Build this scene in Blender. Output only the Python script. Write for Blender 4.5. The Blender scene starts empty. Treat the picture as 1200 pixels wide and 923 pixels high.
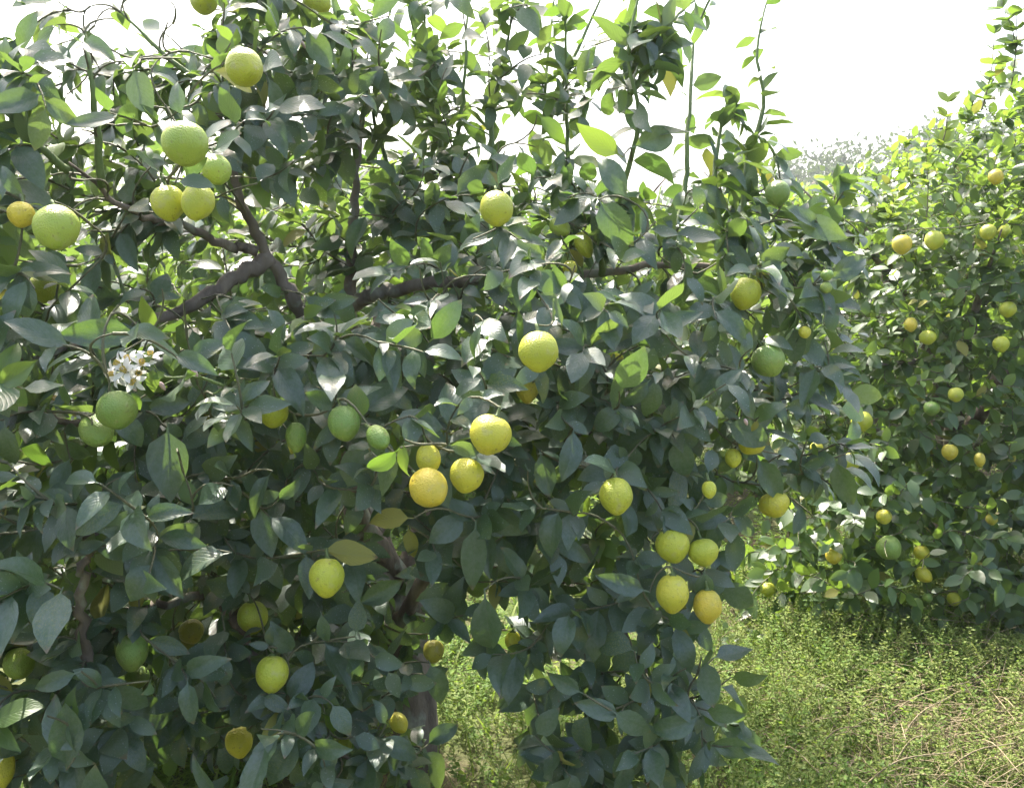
import bpy, math, random
import numpy as np
from mathutils import Vector, Matrix
from mathutils.bvhtree import BVHTree

scene = bpy.context.scene
COL = scene.collection
R = math.radians
rng = np.random.default_rng(11)

# ------------------------------------------------------------------ camera
W0, H0, FPX = 1200.0, 923.0, 1100.0
PITCH = R(7.5)
CAM = np.array([0.0, 0.0, 1.35])
RIGHT = np.array([1.0, 0.0, 0.0])
FWD = np.array([0.0, math.cos(PITCH), -math.sin(PITCH)])
UP = np.array([0.0, math.sin(PITCH), math.cos(PITCH)])
cam_data = bpy.data.cameras.new('camera')
cam_data.sensor_width = 36.0
cam_data.lens = 36.0 * FPX / W0
cam_data.clip_start = 0.05
cam_data.clip_end = 1000.0
cam = bpy.data.objects.new('camera', cam_data)
COL.objects.link(cam)
cam.location = CAM
cam.rotation_euler = (R(90) - PITCH, 0, 0)
scene.camera = cam

# ------------------------------------------------------------------ light
SUN_AZ, SUN_EL = R(-22), R(56)
sun_vec = Vector((math.sin(SUN_AZ) * math.cos(SUN_EL), math.cos(SUN_AZ) * math.cos(SUN_EL), math.sin(SUN_EL)))
world = bpy.data.worlds.new('World')
scene.world = world
world.use_nodes = True
wn = world.node_tree
sky = wn.nodes.new('ShaderNodeTexSky')
sky.sky_type = 'NISHITA'
sky.sun_disc = False
sky.sun_elevation = SUN_EL
sky.sun_rotation = SUN_AZ % (2 * math.pi)
sky.air_density = 1.0
sky.dust_density = 7.0
sky.ozone_density = 1.0
bg = wn.nodes['Background']
bg.inputs['Strength'].default_value = 0.15
wn.links.new(sky.outputs['Color'], bg.inputs['Color'])
sun_data = bpy.data.lights.new('sun', 'SUN')
sun_data.energy = 3.2
sun_data.angle = R(0.6)
sun_data.color = (1.0, 0.95, 0.86)
sun = bpy.data.objects.new('sun', sun_data)
COL.objects.link(sun)
sun.location = (-3, 6, 9)
sun.rotation_euler = (-sun_vec).to_track_quat('-Z', 'Y').to_euler()
scene.view_settings.view_transform = 'Standard'
scene.view_settings.look = 'None'
scene.view_settings.gamma = 1.0
scene.view_settings.exposure = 2.12
scene.cycles.max_bounces = 6
scene.cycles.diffuse_bounces = 3
scene.cycles.glossy_bounces = 2
scene.cycles.transmission_bounces = 4
scene.cycles.transparent_max_bounces = 4

# ------------------------------------------------------------------ helpers
def at(px, py, d):
    """point seen at photograph pixel px, py and d metres along the view axis"""
    return CAM + FWD * d + RIGHT * ((px - W0 / 2) / FPX * d) - UP * ((py - H0 / 2) / FPX * d)

def proj(P):
    P = np.asarray(P) - CAM
    d = P @ FWD
    ds = np.where(d > 0.05, d, 0.05)
    return (P @ RIGHT) / ds * FPX + W0 / 2, H0 / 2 - (P @ UP) / ds * FPX, d

def nrm(v):
    v = np.asarray(v, float)
    return v / np.maximum(np.linalg.norm(v, axis=-1, keepdims=True), 1e-9)

def tag(o, label=None, cat=None, group=None, kind=None):
    if label: o['label'] = label
    if cat: o['category'] = cat
    if group: o['group'] = group
    if kind: o['kind'] = kind
    return o

def empty(name, loc):
    o = bpy.data.objects.new(name, None)
    o.empty_display_size = 0.1
    o.location = Vector(loc)
    COL.objects.link(o)
    return o

def link(name, me, parent=None, mat=None, kind=None):
    o = bpy.data.objects.new(name, me)
    COL.objects.link(o)
    if mat is not None and len(me.materials) == 0:
        me.materials.append(mat)
    if parent is not None:
        o.parent = parent
        o.matrix_parent_inverse = Matrix.Translation(-parent.location)
    if kind: o['kind'] = kind
    return o

def mesh_np(name, verts, faces, uvs=None, matidx=None, mats=(), smooth=True):
    """faces: (n,3) or (n,4) int array; uvs per vertex"""
    me = bpy.data.meshes.new(name)
    verts = np.asarray(verts, np.float32); faces = np.asarray(faces, np.int32)
    nf, k = faces.shape
    me.vertices.add(len(verts)); me.vertices.foreach_set('co', verts.ravel())
    me.loops.add(nf * k); me.loops.foreach_set('vertex_index', faces.ravel())
    me.polygons.add(nf)
    me.polygons.foreach_set('loop_start', np.arange(0, nf * k, k, dtype=np.int32))
    me.polygons.foreach_set('loop_total', np.full(nf, k, np.int32))
    if smooth: me.polygons.foreach_set('use_smooth', np.ones(nf, bool))
    if matidx is not None: me.polygons.foreach_set('material_index', np.asarray(matidx, np.int32))
    if uvs is not None:
        ul = me.uv_layers.new(name='UVMap')
        ul.data.foreach_set('uv', np.asarray(uvs, np.float32)[faces.ravel()].ravel())
    for m in mats: me.materials.append(m)
    me.update(calc_edges=True)
    return me

def tube(points, radii, sides=6, bump=0.0, r=None):
    """verts and quad faces of a tapered tube along points"""
    P = np.asarray(points, float); n = len(P)
    T = nrm(np.gradient(P, axis=0))
    ref = np.array([0.31, 0.2, 0.93]) if abs(T[0] @ np.array([0.31, 0.2, 0.93])) < 0.9 else np.array([1.0, 0, 0])
    A = nrm(np.cross(T, ref)); B = np.cross(T, A)
    ang = np.linspace(0, 2 * np.pi, sides, endpoint=False)
    rad = np.asarray(radii, float)[:, None] * np.ones((1, sides))
    if bump and r is not None: rad = rad * (1 + bump * r.normal(size=rad.shape))
    V = P[:, None] + rad[..., None] * (np.cos(ang)[None, :, None] * A[:, None] + np.sin(ang)[None, :, None] * B[:, None])
    V = V.reshape(-1, 3)
    i = np.arange(n - 1)[:, None] * sides; j = np.arange(sides)[None]
    F = np.stack([i + j, i + (j + 1) % sides, i + sides + (j + 1) % sides, i + sides + j], -1).reshape(-1, 4)
    V = np.vstack([V, P[:1], P[-1:]])
    c0, c1 = len(V) - 2, len(V) - 1
    e = (n - 1) * sides
    caps = [[c0, (q + 1) % sides, q, q] for q in range(sides)] + [[c1, e + q, e + (q + 1) % sides, e + (q + 1) % sides] for q in range(sides)]
    return V, F, np.array(caps)

def tubes(paths, radii, sides):
    """many open tubes at once: paths (m, n, 3), radii (m, n)"""
    P = np.asarray(paths, float); m, n, _ = P.shape
    T = np.gradient(P, axis=1); T = nrm(T)
    A = nrm(np.cross(T, np.array([0.31, 0.2, 0.93]) + 0.0 * T)); Bv = np.cross(T, A)
    ang = np.linspace(0, 2 * np.pi, sides, endpoint=False)
    V = P[:, :, None] + np.asarray(radii)[:, :, None, None] * (np.cos(ang)[:, None] * A[:, :, None] + np.sin(ang)[:, None] * Bv[:, :, None])
    i = np.arange(n - 1)[:, None] * sides; j = np.arange(sides)[None]
    F = np.stack([i + j, i + (j + 1) % sides, i + sides + (j + 1) % sides, i + sides + j], -1).reshape(-1, 4)
    F = (F[None] + (np.arange(m) * n * sides)[:, None, None]).reshape(-1, 4)
    return V.reshape(-1, 3), F

def tube_mesh(name, points, radii, sides, mat, bump=0.0, r=None):
    V, F, caps = tube(points, radii, sides, bump, r)
    me = bpy.data.meshes.new(name)
    me.from_pydata([tuple(v) for v in V], [], [tuple(f) for f in F] + [tuple(c[:3]) for c in caps])
    me.polygons.foreach_set('use_smooth', np.ones(len(me.polygons), bool))
    me.materials.append(mat); me.update()
    return me

def spline(pts, n):
    """Catmull-Rom through pts, n samples"""
    P = np.asarray(pts, float)
    P = np.vstack([2 * P[0] - P[1], P, 2 * P[-1] - P[-2]])
    m = len(P) - 3
    out = []
    for t in np.linspace(0, m - 1e-6, n):
        i = int(t); u = t - i
        a, b, c, d = P[i:i + 4]
        out.append(0.5 * ((2 * b) + (c - a) * u + (2 * a - 5 * b + 4 * c - d) * u * u + (3 * b - a - 3 * c + d) * u ** 3))
    return np.array(out)

# ------------------------------------------------------------------ materials
def new_mat(name):
    m = bpy.data.materials.new(name); m.use_nodes = True
    nt = m.node_tree; nt.nodes.clear()
    out = nt.nodes.new('ShaderNodeOutputMaterial')
    return m, nt, out

def N(nt, typ, **kw):
    n = nt.nodes.new(typ)
    for k, v in kw.items(): setattr(n, k, v)
    return n

def mixrgb(nt, fac, a, b, blend='MIX'):
    n = nt.nodes.new('ShaderNodeMix'); n.data_type = 'RGBA'; n.blend_type = blend
    for sock, val in ((n.inputs[0], fac), (n.inputs[6], a), (n.inputs[7], b)):
        if hasattr(val, 'is_linked') or isinstance(val, bpy.types.NodeSocket): nt.links.new(val, sock)
        elif isinstance(val, (int, float)): sock.default_value = val
        else: sock.default_value = (*val, 1.0)
    return n.outputs[2]

def math_node(nt, op, a, b=None, clamp=False):
    n = nt.nodes.new('ShaderNodeMath'); n.operation = op; n.use_clamp = clamp
    for s, v in zip(n.inputs, (a, b)):
        if v is None: continue
        if isinstance(v, bpy.types.NodeSocket): nt.links.new(v, s)
        else: s.default_value = v
    return n.outputs[0]

def leaf_material(name, dark, light, under, trans, tfac, rough, spec=0.5, dust=0.0):
    m, nt, out = new_mat(name)
    geo = N(nt, 'ShaderNodeNewGeometry'); oi = N(nt, 'ShaderNodeObjectInfo')
    rnd = math_node(nt, 'FRACT', math_node(nt, 'ADD', geo.outputs['Random Per Island'], oi.outputs['Random']))
    rnd2 = math_node(nt, 'FRACT', math_node(nt, 'MULTIPLY', rnd, 7.31))
    uv = N(nt, 'ShaderNodeUVMap'); sep = N(nt, 'ShaderNodeSeparateXYZ'); nt.links.new(uv.outputs[0], sep.inputs[0])
    u = math_node(nt, 'ABSOLUTE', math_node(nt, 'SUBTRACT', sep.outputs[0], 0.5))
    # side veins run obliquely from the midrib
    ph = math_node(nt, 'SUBTRACT', math_node(nt, 'MULTIPLY', sep.outputs[1], 60.0), math_node(nt, 'MULTIPLY', u, 48.0))
    vein = math_node(nt, 'POWER', math_node(nt, 'MULTIPLY', math_node(nt, 'ADD', math_node(nt, 'SINE', ph), 1.0), 0.5), 6.0)
    rib = math_node(nt, 'SUBTRACT', 1.0, math_node(nt, 'DIVIDE', u, 0.035), clamp=True)
    noise = N(nt, 'ShaderNodeTexNoise'); noise.inputs['Scale'].default_value = 38.0; noise.inputs['Detail'].default_value = 3.0
    tc = N(nt, 'ShaderNodeTexCoord'); nt.links.new(tc.outputs['Object'], noise.inputs['Vector'])
    base = mixrgb(nt, rnd, dark, light)
    base = mixrgb(nt, math_node(nt, 'MULTIPLY', noise.outputs[0], 0.35), base, light)
    base = mixrgb(nt, math_node(nt, 'MULTIPLY', vein, 0.14), base, under)
    base = mixrgb(nt, math_node(nt, 'MULTIPLY', rib, 0.4), base, under)
    # a share of the leaves is blotched yellow or browned at the tip
    sick = math_node(nt, 'MULTIPLY', math_node(nt, 'SUBTRACT', rnd2, 0.72, clamp=True), 3.5, clamp=True)
    blot = math_node(nt, 'MULTIPLY', math_node(nt, 'SUBTRACT', noise.outputs[0], 0.50, clamp=True), 6.0, clamp=True)
    base = mixrgb(nt, math_node(nt, 'MULTIPLY', sick, blot), base, (0.17, 0.18, 0.045))
    tipf = math_node(nt, 'MULTIPLY', math_node(nt, 'SUBTRACT', math_node(nt, 'ADD', sep.outputs[1], math_node(nt, 'MULTIPLY', noise.outputs[0], 0.2)), 0.98, clamp=True), 14.0, clamp=True)
    base = mixrgb(nt, math_node(nt, 'MULTIPLY', tipf, math_node(nt, 'GREATER_THAN', rnd, 0.6)), base, (0.13, 0.085, 0.04))
    if dust:
        n2 = N(nt, 'ShaderNodeTexNoise'); n2.inputs['Scale'].default_value = 330.0; n2.inputs['Detail'].default_value = 1.0
        nt.links.new(tc.outputs['Object'], n2.inputs['Vector'])
        sp = math_node(nt, 'MULTIPLY', math_node(nt, 'SUBTRACT', n2.outputs[0], 0.66, clamp=True), 9.0, clamp=True)
        base = mixrgb(nt, math_node(nt, 'MULTIPLY', sp, dust), base, (0.45, 0.47, 0.45))
        film = N(nt, 'ShaderNodeTexNoise'); film.inputs['Scale'].default_value = 14.0
        nt.links.new(tc.outputs['Object'], film.inputs['Vector'])
        base = mixrgb(nt, math_node(nt, 'MULTIPLY', math_node(nt, 'SUBTRACT', film.outputs[0], 0.30, clamp=True), dust * 0.75), base, (0.30, 0.32, 0.33))
    col = mixrgb(nt, geo.outputs['Backfacing'], base, mixrgb(nt, math_node(nt, 'MULTIPLY', vein, 0.3), under, light))
    p = N(nt, 'ShaderNodeBsdfPrincipled')
    nt.links.new(col, p.inputs['Base Color'])
    ro = math_node(nt, 'ADD', math_node(nt, 'ADD', math_node(nt, 'MULTIPLY', rnd2, 0.16), rough - 0.06), math_node(nt, 'MULTIPLY', geo.outputs['Backfacing'], 0.22))
    nt.links.new(ro, p.inputs['Roughness'])
    p.inputs['Specular IOR Level'].default_value = spec
    bump = N(nt, 'ShaderNodeBump'); bump.inputs['Strength'].default_value = 0.25; bump.inputs['Distance'].default_value = 0.002
    hgt = math_node(nt, 'MULTIPLY', math_node(nt, 'ADD', vein, rib), -0.5)
    nt.links.new(hgt, bump.inputs['Height']); nt.links.new(bump.outputs[0], p.inputs['Normal'])
    t = N(nt, 'ShaderNodeBsdfTranslucent')
    tcol = mixrgb(nt, rnd2, trans, tuple(c * k for c, k in zip(trans, (0.62, 0.8, 0.7))))
    tcol = mixrgb(nt, math_node(nt, 'MULTIPLY', math_node(nt, 'ADD', vein, rib), 0.3, clamp=True), tcol, tuple(c * 0.5 for c in trans))
    nt.links.new(tcol, t.inputs['Color'])
    mx = N(nt, 'ShaderNodeMixShader'); mx.inputs[0].default_value = tfac
    nt.links.new(p.outputs[0], mx.inputs[1]); nt.links.new(t.outputs[0], mx.inputs[2])
    nt.links.new(mx.outputs[0], out.inputs['Surface'])
    return m

M_LEAF = leaf_material('lemon_leaf_mature', (0.026, 0.060, 0.034), (0.054, 0.104, 0.052), (0.115, 0.155, 0.095), (0.23, 0.34, 0.055), 0.31, 0.34, 0.7, dust=0.58)
M_YOUNG = leaf_material('lemon_leaf_young', (0.060, 0.110, 0.024), (0.105, 0.165, 0.036), (0.15, 0.20, 0.07), (0.27, 0.40, 0.05), 0.34, 0.42, 0.5)
M_YELLOW = leaf_material('lemon_leaf_yellowing', (0.17, 0.18, 0.04), (0.25, 0.24, 0.05), (0.26, 0.26, 0.09), (0.36, 0.34, 0.06), 0.30, 0.5, 0.4)

def small_leaf_material(name, dark, light, under, trans, tfac, rough, spec=0.5):
    m, nt, out = new_mat(name)
    geo = N(nt, 'ShaderNodeNewGeometry'); oi = N(nt, 'ShaderNodeObjectInfo')
    rnd = math_node(nt, 'FRACT', math_node(nt, 'ADD', geo.outputs['Random Per Island'], oi.outputs['Random']))
    col = mixrgb(nt, geo.outputs['Backfacing'], mixrgb(nt, rnd, dark, light), under)
    p = N(nt, 'ShaderNodeBsdfPrincipled'); nt.links.new(col, p.inputs['Base Color'])
    nt.links.new(math_node(nt, 'ADD', math_node(nt, 'MULTIPLY', rnd, 0.15), rough), p.inputs['Roughness'])
    p.inputs['Specular IOR Level'].default_value = spec
    t = N(nt, 'ShaderNodeBsdfTranslucent'); t.inputs[0].default_value = (*trans, 1)
    mx = N(nt, 'ShaderNodeMixShader'); mx.inputs[0].default_value = tfac
    nt.links.new(p.outputs[0], mx.inputs[1]); nt.links.new(t.outputs[0], mx.inputs[2]); nt.links.new(mx.outputs[0], out.inputs['Surface'])
    return m

def bark_material(name, a, b, scale=24.0, rough=0.9, lichen=False):
    m, nt, out = new_mat(name)
    tc = N(nt, 'ShaderNodeTexCoord'); mp = N(nt, 'ShaderNodeMapping'); mp.inputs['Scale'].default_value = (1, 1, 0.3)
    nt.links.new(tc.outputs['Object'], mp.inputs[0])
    n1 = N(nt, 'ShaderNodeTexNoise'); n1.inputs['Scale'].default_value = scale; n1.inputs['Detail'].default_value = 6
    n2 = N(nt, 'ShaderNodeTexNoise'); n2.inputs['Scale'].default_value = scale * 5; n2.inputs['Detail'].default_value = 4
    nt.links.new(mp.outputs[0], n1.inputs[0]); nt.links.new(mp.outputs[0], n2.inputs[0])
    cr = N(nt, 'ShaderNodeValToRGB'); cr.color_ramp.elements[0].position = 0.35; cr.color_ramp.elements[1].position = 0.68
    cr.color_ramp.elements[0].color = (*a, 1); cr.color_ramp.elements[1].color = (*b, 1)
    nt.links.new(n1.outputs[0], cr.inputs[0])
    p = N(nt, 'ShaderNodeBsdfPrincipled'); p.inputs['Roughness'].default_value = rough
    bc = mixrgb(nt, math_node(nt, 'MULTIPLY', n2.outputs[0], 0.5), cr.outputs[0], a)
    if lichen:
        n3 = N(nt, 'ShaderNodeTexNoise'); n3.inputs['Scale'].default_value = 16; n3.inputs['Detail'].default_value = 5
        nt.links.new(tc.outputs['Object'], n3.inputs[0])
        bc = mixrgb(nt, math_node(nt, 'MULTIPLY', math_node(nt, 'SUBTRACT', n3.outputs[0], 0.56, clamp=True), 8.0, clamp=True), bc, (0.24, 0.25, 0.20))
    nt.links.new(bc, p.inputs['Base Color'])
    bp = N(nt, 'ShaderNodeBump'); bp.inputs['Strength'].default_value = 0.6; bp.inputs['Distance'].default_value = 0.006
    nt.links.new(math_node(nt, 'ADD', n1.outputs[0], n2.outputs[0]), bp.inputs['Height']); nt.links.new(bp.outputs[0], p.inputs['Normal'])
    nt.links.new(p.outputs[0], out.inputs[0])
    return m

M_BACK = small_leaf_material('orchard_leaf', (0.030, 0.064, 0.026), (0.070, 0.120, 0.040), (0.115, 0.165, 0.080), (0.28, 0.44, 0.05), 0.34, 0.33, 0.6)
M_BYOUNG = small_leaf_material('orchard_leaf_young', (0.070, 0.125, 0.024), (0.125, 0.19, 0.036), (0.15, 0.20, 0.07), (0.32, 0.44, 0.05), 0.36, 0.45, 0.5)
M_WOOD = small_leaf_material('distant_leaf', (0.020, 0.042, 0.012), (0.042, 0.074, 0.022), (0.04, 0.065, 0.025), (0.10, 0.17, 0.03), 0.2, 0.9, 0.05)
M_WEED = small_leaf_material('weed_leaf', (0.055, 0.115, 0.018), (0.130, 0.205, 0.036), (0.14, 0.20, 0.06), (0.30, 0.44, 0.05), 0.38, 0.6, 0.3)
M_WEED2 = small_leaf_material('weed_leaf_pale', (0.12, 0.17, 0.035), (0.20, 0.24, 0.07), (0.19, 0.23, 0.09), (0.36, 0.44, 0.09), 0.35, 0.65, 0.3)
M_BARK = bark_material('grey_brown_bark', (0.088, 0.070, 0.054), (0.26, 0.215, 0.168), lichen=True)
M_TWIG = bark_material('green_twig', (0.085, 0.085, 0.045), (0.16, 0.16, 0.085), 40, 0.7)
M_SHOOT = bark_material('green_shoot', (0.09, 0.14, 0.035), (0.16, 0.22, 0.06), 40, 0.6)
M_STRAW = bark_material('dry_straw', (0.17, 0.135, 0.07), (0.36, 0.30, 0.18), 60, 0.8)

def lemon_material():
    m, nt, out = new_mat('lemon_peel')
    oi = N(nt, 'ShaderNodeObjectInfo'); tc = N(nt, 'ShaderNodeTexCoord')
    add = N(nt, 'ShaderNodeVectorMath'); add.operation = 'ADD'
    comb = N(nt, 'ShaderNodeCombineXYZ')
    for i in range(3): nt.links.new(math_node(nt, 'MULTIPLY', oi.outputs['Random'], 17.0 + i * 5), comb.inputs[i])
    nt.links.new(tc.outputs['Object'], add.inputs[0]); nt.links.new(comb.outputs[0], add.inputs[1])
    big = N(nt, 'ShaderNodeTexNoise'); big.inputs['Scale'].default_value = 26; big.inputs['Detail'].default_value = 3
    pore = N(nt, 'ShaderNodeTexVoronoi'); pore.inputs['Scale'].default_value = 420
    spot = N(nt, 'ShaderNodeTexNoise'); spot.inputs['Scale'].default_value = 150; spot.inputs['Detail'].default_value = 2
    for n in (big, pore, spot): nt.links.new(add.outputs[0], n.inputs['Vector'])
    # ripening is patchy: greener at the stem end, yellower in patches
    sep = N(nt, 'ShaderNodeSeparateXYZ'); nt.links.new(tc.outputs['Generated'], sep.inputs[0])
    g = mixrgb(nt, 0.45, oi.outputs['Color'], (0.14, 0.25, 0.025))
    y = mixrgb(nt, 0.22, oi.outputs['Color'], (0.60, 0.52, 0.06))
    f = math_node(nt, 'MULTIPLY', math_node(nt, 'SUBTRACT', math_node(nt, 'ADD', big.outputs[0], math_node(nt, 'MULTIPLY', sep.outputs[2], -0.22)), 0.22), 2.4, clamp=True)
    col = mixrgb(nt, f, g, y)
    col = mixrgb(nt, 0.25, col, oi.outputs['Color'])
    scar = N(nt, 'ShaderNodeTexNoise'); scar.inputs['Scale'].default_value = 55; scar.inputs['Detail'].default_value = 5; nt.links.new(add.outputs[0], scar.inputs['Vector'])
    col = mixrgb(nt, math_node(nt, 'MULTIPLY', math_node(nt, 'SUBTRACT', scar.outputs[0], 0.58, clamp=True), 3.0, clamp=True), col, (0.40, 0.36, 0.20))
    sm = math_node(nt, 'MULTIPLY', math_node(nt, 'SUBTRACT', spot.outputs[0], 0.62, clamp=True), 5.0, clamp=True)
    col = mixrgb(nt, math_node(nt, 'MULTIPLY', sm, 0.75), col, (0.16, 0.12, 0.04))
    p = N(nt, 'ShaderNodeBsdfPrincipled')
    nt.links.new(col, p.inputs['Base Color'])
    p.inputs['Roughness'].default_value = 0.42
    p.inputs['Specular IOR Level'].default_value = 0.45
    p.inputs['Subsurface Weight'].default_value = 0.12
    p.inputs['Subsurface Radius'].default_value = (0.012, 0.010, 0.003)
    p.inputs['Subsurface Scale'].default_value = 1.0
    bp = N(nt, 'ShaderNodeBump'); bp.inputs['Strength'].default_value = 0.7; bp.inputs['Distance'].default_value = 0.0016
    h = math_node(nt, 'ADD', math_node(nt, 'MULTIPLY', pore.outputs['Distance'], 0.8), math_node(nt, 'MULTIPLY', big.outputs[0], 2.0))
    nt.links.new(h, bp.inputs['Height']); nt.links.new(bp.outputs[0], p.inputs['Normal'])
    nt.links.new(p.outputs[0], out.inputs[0])
    return m
M_LEMON = lemon_material()

def plain(name, col, rough=0.6, trans=None, tf=0.3):
    m, nt, out = new_mat(name)
    p = N(nt, 'ShaderNodeBsdfPrincipled'); p.inputs['Roughness'].default_value = rough
    n = N(nt, 'ShaderNodeTexNoise'); n.inputs['Scale'].default_value = 90
    nt.links.new(mixrgb(nt, math_node(nt, 'MULTIPLY', n.outputs[0], 0.4), col, tuple(c * 0.75 for c in col)), p.inputs['Base Color'])
    if trans:
        t = N(nt, 'ShaderNodeBsdfTranslucent'); t.inputs[0].default_value = (*trans, 1)
        mx = N(nt, 'ShaderNodeMixShader'); mx.inputs[0].default_value = tf
        nt.links.new(p.outputs[0], mx.inputs[1]); nt.links.new(t.outputs[0], mx.inputs[2]); nt.links.new(mx.outputs[0], out.inputs[0])
    else:
        nt.links.new(p.outputs[0], out.inputs[0])
    return m
M_PETAL = plain('white_petal', (0.86, 0.85, 0.83), 0.55, (0.8, 0.78, 0.74), 0.4)
M_BUD = plain('pink_bud', (0.60, 0.42, 0.42), 0.5)
M_STAMEN = plain('yellow_stamen', (0.62, 0.48, 0.10), 0.6)
M_CALYX = plain('green_calyx', (0.10, 0.14, 0.04), 0.7)

def ground_material():
    m, nt, out = new_mat('weedy_soil')
    tc = N(nt, 'ShaderNodeTexCoord')
    n1 = N(nt, 'ShaderNodeTexNoise'); n1.inputs['Scale'].default_value = 1.3; n1.inputs['Detail'].default_value = 6
    n2 = N(nt, 'ShaderNodeTexNoise'); n2.inputs['Scale'].default_value = 38; n2.inputs['Detail'].default_value = 5
    for n in (n1, n2): nt.links.new(tc.outputs['Object'], n.inputs['Vector'])
    soil = mixrgb(nt, n2.outputs[0], (0.045, 0.034, 0.022), (0.13, 0.10, 0.062))
    green = mixrgb(nt, n2.outputs[0], (0.035, 0.060, 0.016), (0.12, 0.16, 0.045))
    fac = math_node(nt, 'MULTIPLY', math_node(nt, 'SUBTRACT', n1.outputs[0], 0.36, clamp=True), 4.0, clamp=True)
    p = N(nt, 'ShaderNodeBsdfPrincipled'); p.inputs['Roughness'].default_value = 0.95
    p.inputs['Specular IOR Level'].default_value = 0.2
    nt.links.new(mixrgb(nt, fac, soil, green), p.inputs['Base Color'])
    bp = N(nt, 'ShaderNodeBump'); bp.inputs['Strength'].default_value = 0.8; bp.inputs['Distance'].default_value = 0.03
    nt.links.new(n2.outputs[0], bp.inputs['Height']); nt.links.new(bp.outputs[0], p.inputs['Normal'])
    nt.links.new(p.outputs[0], out.inputs[0])
    return m
M_GROUND = ground_material()

# ------------------------------------------------------------------ ground and hill
def ground_z(x, y):
    x = np.asarray(x, float); y = np.asarray(y, float)
    z = 0.035 * np.sin(x * 1.7 + 0.6) * np.cos(y * 1.3 - 0.4) + 0.022 * np.sin(x * 4.1 + y * 2.7) + 0.015 * np.cos(y * 5.3 - x * 3.1)
    return z * np.exp(-(np.hypot(x, y) / 40.0) ** 2)

def axis(lim):
    a = np.concatenate([np.arange(0, 8, 0.16), np.arange(8, 30, 1.1), np.arange(30, lim + 1, 16.0)])
    return np.concatenate([-a[:0:-1], a])
gx, gy = axis(400), axis(400)
GX, GY = np.meshgrid(gx, gy, indexing='ij')
gv = np.stack([GX, GY, ground_z(GX, GY)], -1).reshape(-1, 3)
ni, nj = GX.shape
ii, jj = np.meshgrid(np.arange(ni - 1), np.arange(nj - 1), indexing='ij')
gf = np.stack([ii * nj + jj, (ii + 1) * nj + jj, (ii + 1) * nj + jj + 1, ii * nj + jj + 1], -1).reshape(-1, 4)
g = link('ground', mesh_np('ground', gv, gf, mats=[M_GROUND]))
tag(g, kind='structure')

def hill_z(x, y):
    return (10.4 * np.exp(-((x - 34) / 25.0) ** 2 - ((y - 64) / 19.0) ** 2)
            + 3.0 * np.exp(-((x + 40) / 45.0) ** 2 - ((y - 72) / 18.0) ** 2) + 0.4 * np.sin(x * 0.27) * np.cos(y * 0.23) - 0.9)
hx, hy = np.linspace(-140, 160, 76), np.linspace(24, 130, 40)
HX, HY = np.meshgrid(hx, hy, indexing='ij')
hv = np.stack([HX, HY, hill_z(HX, HY)], -1).reshape(-1, 3)
ni, nj = HX.shape
ii, jj = np.meshgrid(np.arange(ni - 1), np.arange(nj - 1), indexing='ij')
hf = np.stack([ii * nj + jj, (ii + 1) * nj + jj, (ii + 1) * nj + jj + 1, ii * nj + jj + 1], -1).reshape(-1, 4)
h = link('hill', mesh_np('hill', hv, hf, mats=[M_GROUND]))
tag(h, kind='structure')

# ------------------------------------------------------------------ leaf shapes
def leaf_shape(rows, cols, fold, curl, wave, ph, petiole=True, wid=0.27, broad=0.43, twist=0.0, bend=0.0):
    """leaf of length 1 along +Y, upper side +Z"""
    V, UV, F = [], [], []
    c = np.linspace(-1, 1, cols)
    y0 = 0.07 if petiole else 0.0
    for i in range(rows):
        t = i / (rows - 1)
        w = wid * (math.sin(math.pi * t ** (math.log(0.5) / math.log(broad))) ** (0.70 if t < broad else 0.86) if 0 < t < 1 else 0.0)
        if t == 1: w = 0.004
        if t == 0: w = 0.012
        yc = y0 + (1 - y0) * t
        zc = -curl * t * t
        yy = yc - 0.35 * abs(curl) * t * t * t
        for u in c:
            x = u * w
            z = zc + abs(x) * fold - 0.5 * fold * (x * x) / max(wid, 0.01) + wave * w * math.sin(7 * t + ph + (1.6 if u > 0 else 0)) * abs(u)
            xx = x * math.sqrt(max(0.2, 1 - fold * fold * 0.5)) + bend * t * t
            tw = twist * t; zr = z - zc
            V.append((xx * math.cos(tw) - zr * math.sin(tw), yy, zc + xx * math.sin(tw) + zr * math.cos(tw))); UV.append((0.5 + 0.5 * u, t))
    for i in range(rows - 1):
        for j in range(cols - 1):
            a = i * cols + j
            F.append((a, a + 1, a + cols + 1, a + cols))
    if petiole:
        n = len(V)
        V += [(-0.010, -0.06, -0.004), (0.010, -0.06, -0.004), (0.014, y0 + 0.01, 0.0), (-0.014, y0 + 0.01, 0.0)]
        UV += [(0.5, 0)] * 4
        F.append((n, n + 1, n + 2, n + 3))
    return np.array(V), np.array(UV), np.array(F)

vr = random.Random(5)
HP = [(vr.uniform(0.10, 0.75), vr.uniform(-0.10, 0.48), vr.uniform(0.04, 0.26), vr.uniform(0, 6), True, vr.uniform(0.20, 0.285), vr.uniform(0.36, 0.48), vr.uniform(-0.7, 0.7), vr.uniform(-0.09, 0.09)) for _ in range(16)]
HI = [leaf_shape(7, 5, *q) for q in HP]
MID = [leaf_shape(6, 3, *q) for q in HP]
LO = [leaf_shape(5, 3, vr.uniform(0.15, 0.5), vr.uniform(0.0, 0.28), 0.0, 0, False, vr.uniform(0.25, 0.30)) for _ in range(6)]
TINY = [leaf_shape(3, 2, 0.0, vr.uniform(0.0, 0.35), 0.0, 0, False, vr.uniform(0.16, 0.26), 0.5) for _ in range(4)]
BLADE = [leaf_shape(6, 2, 0.0, cv, 0.0, 0, False, 0.022, 0.35) for cv in (0.15, 0.4, 0.65)]
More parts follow.
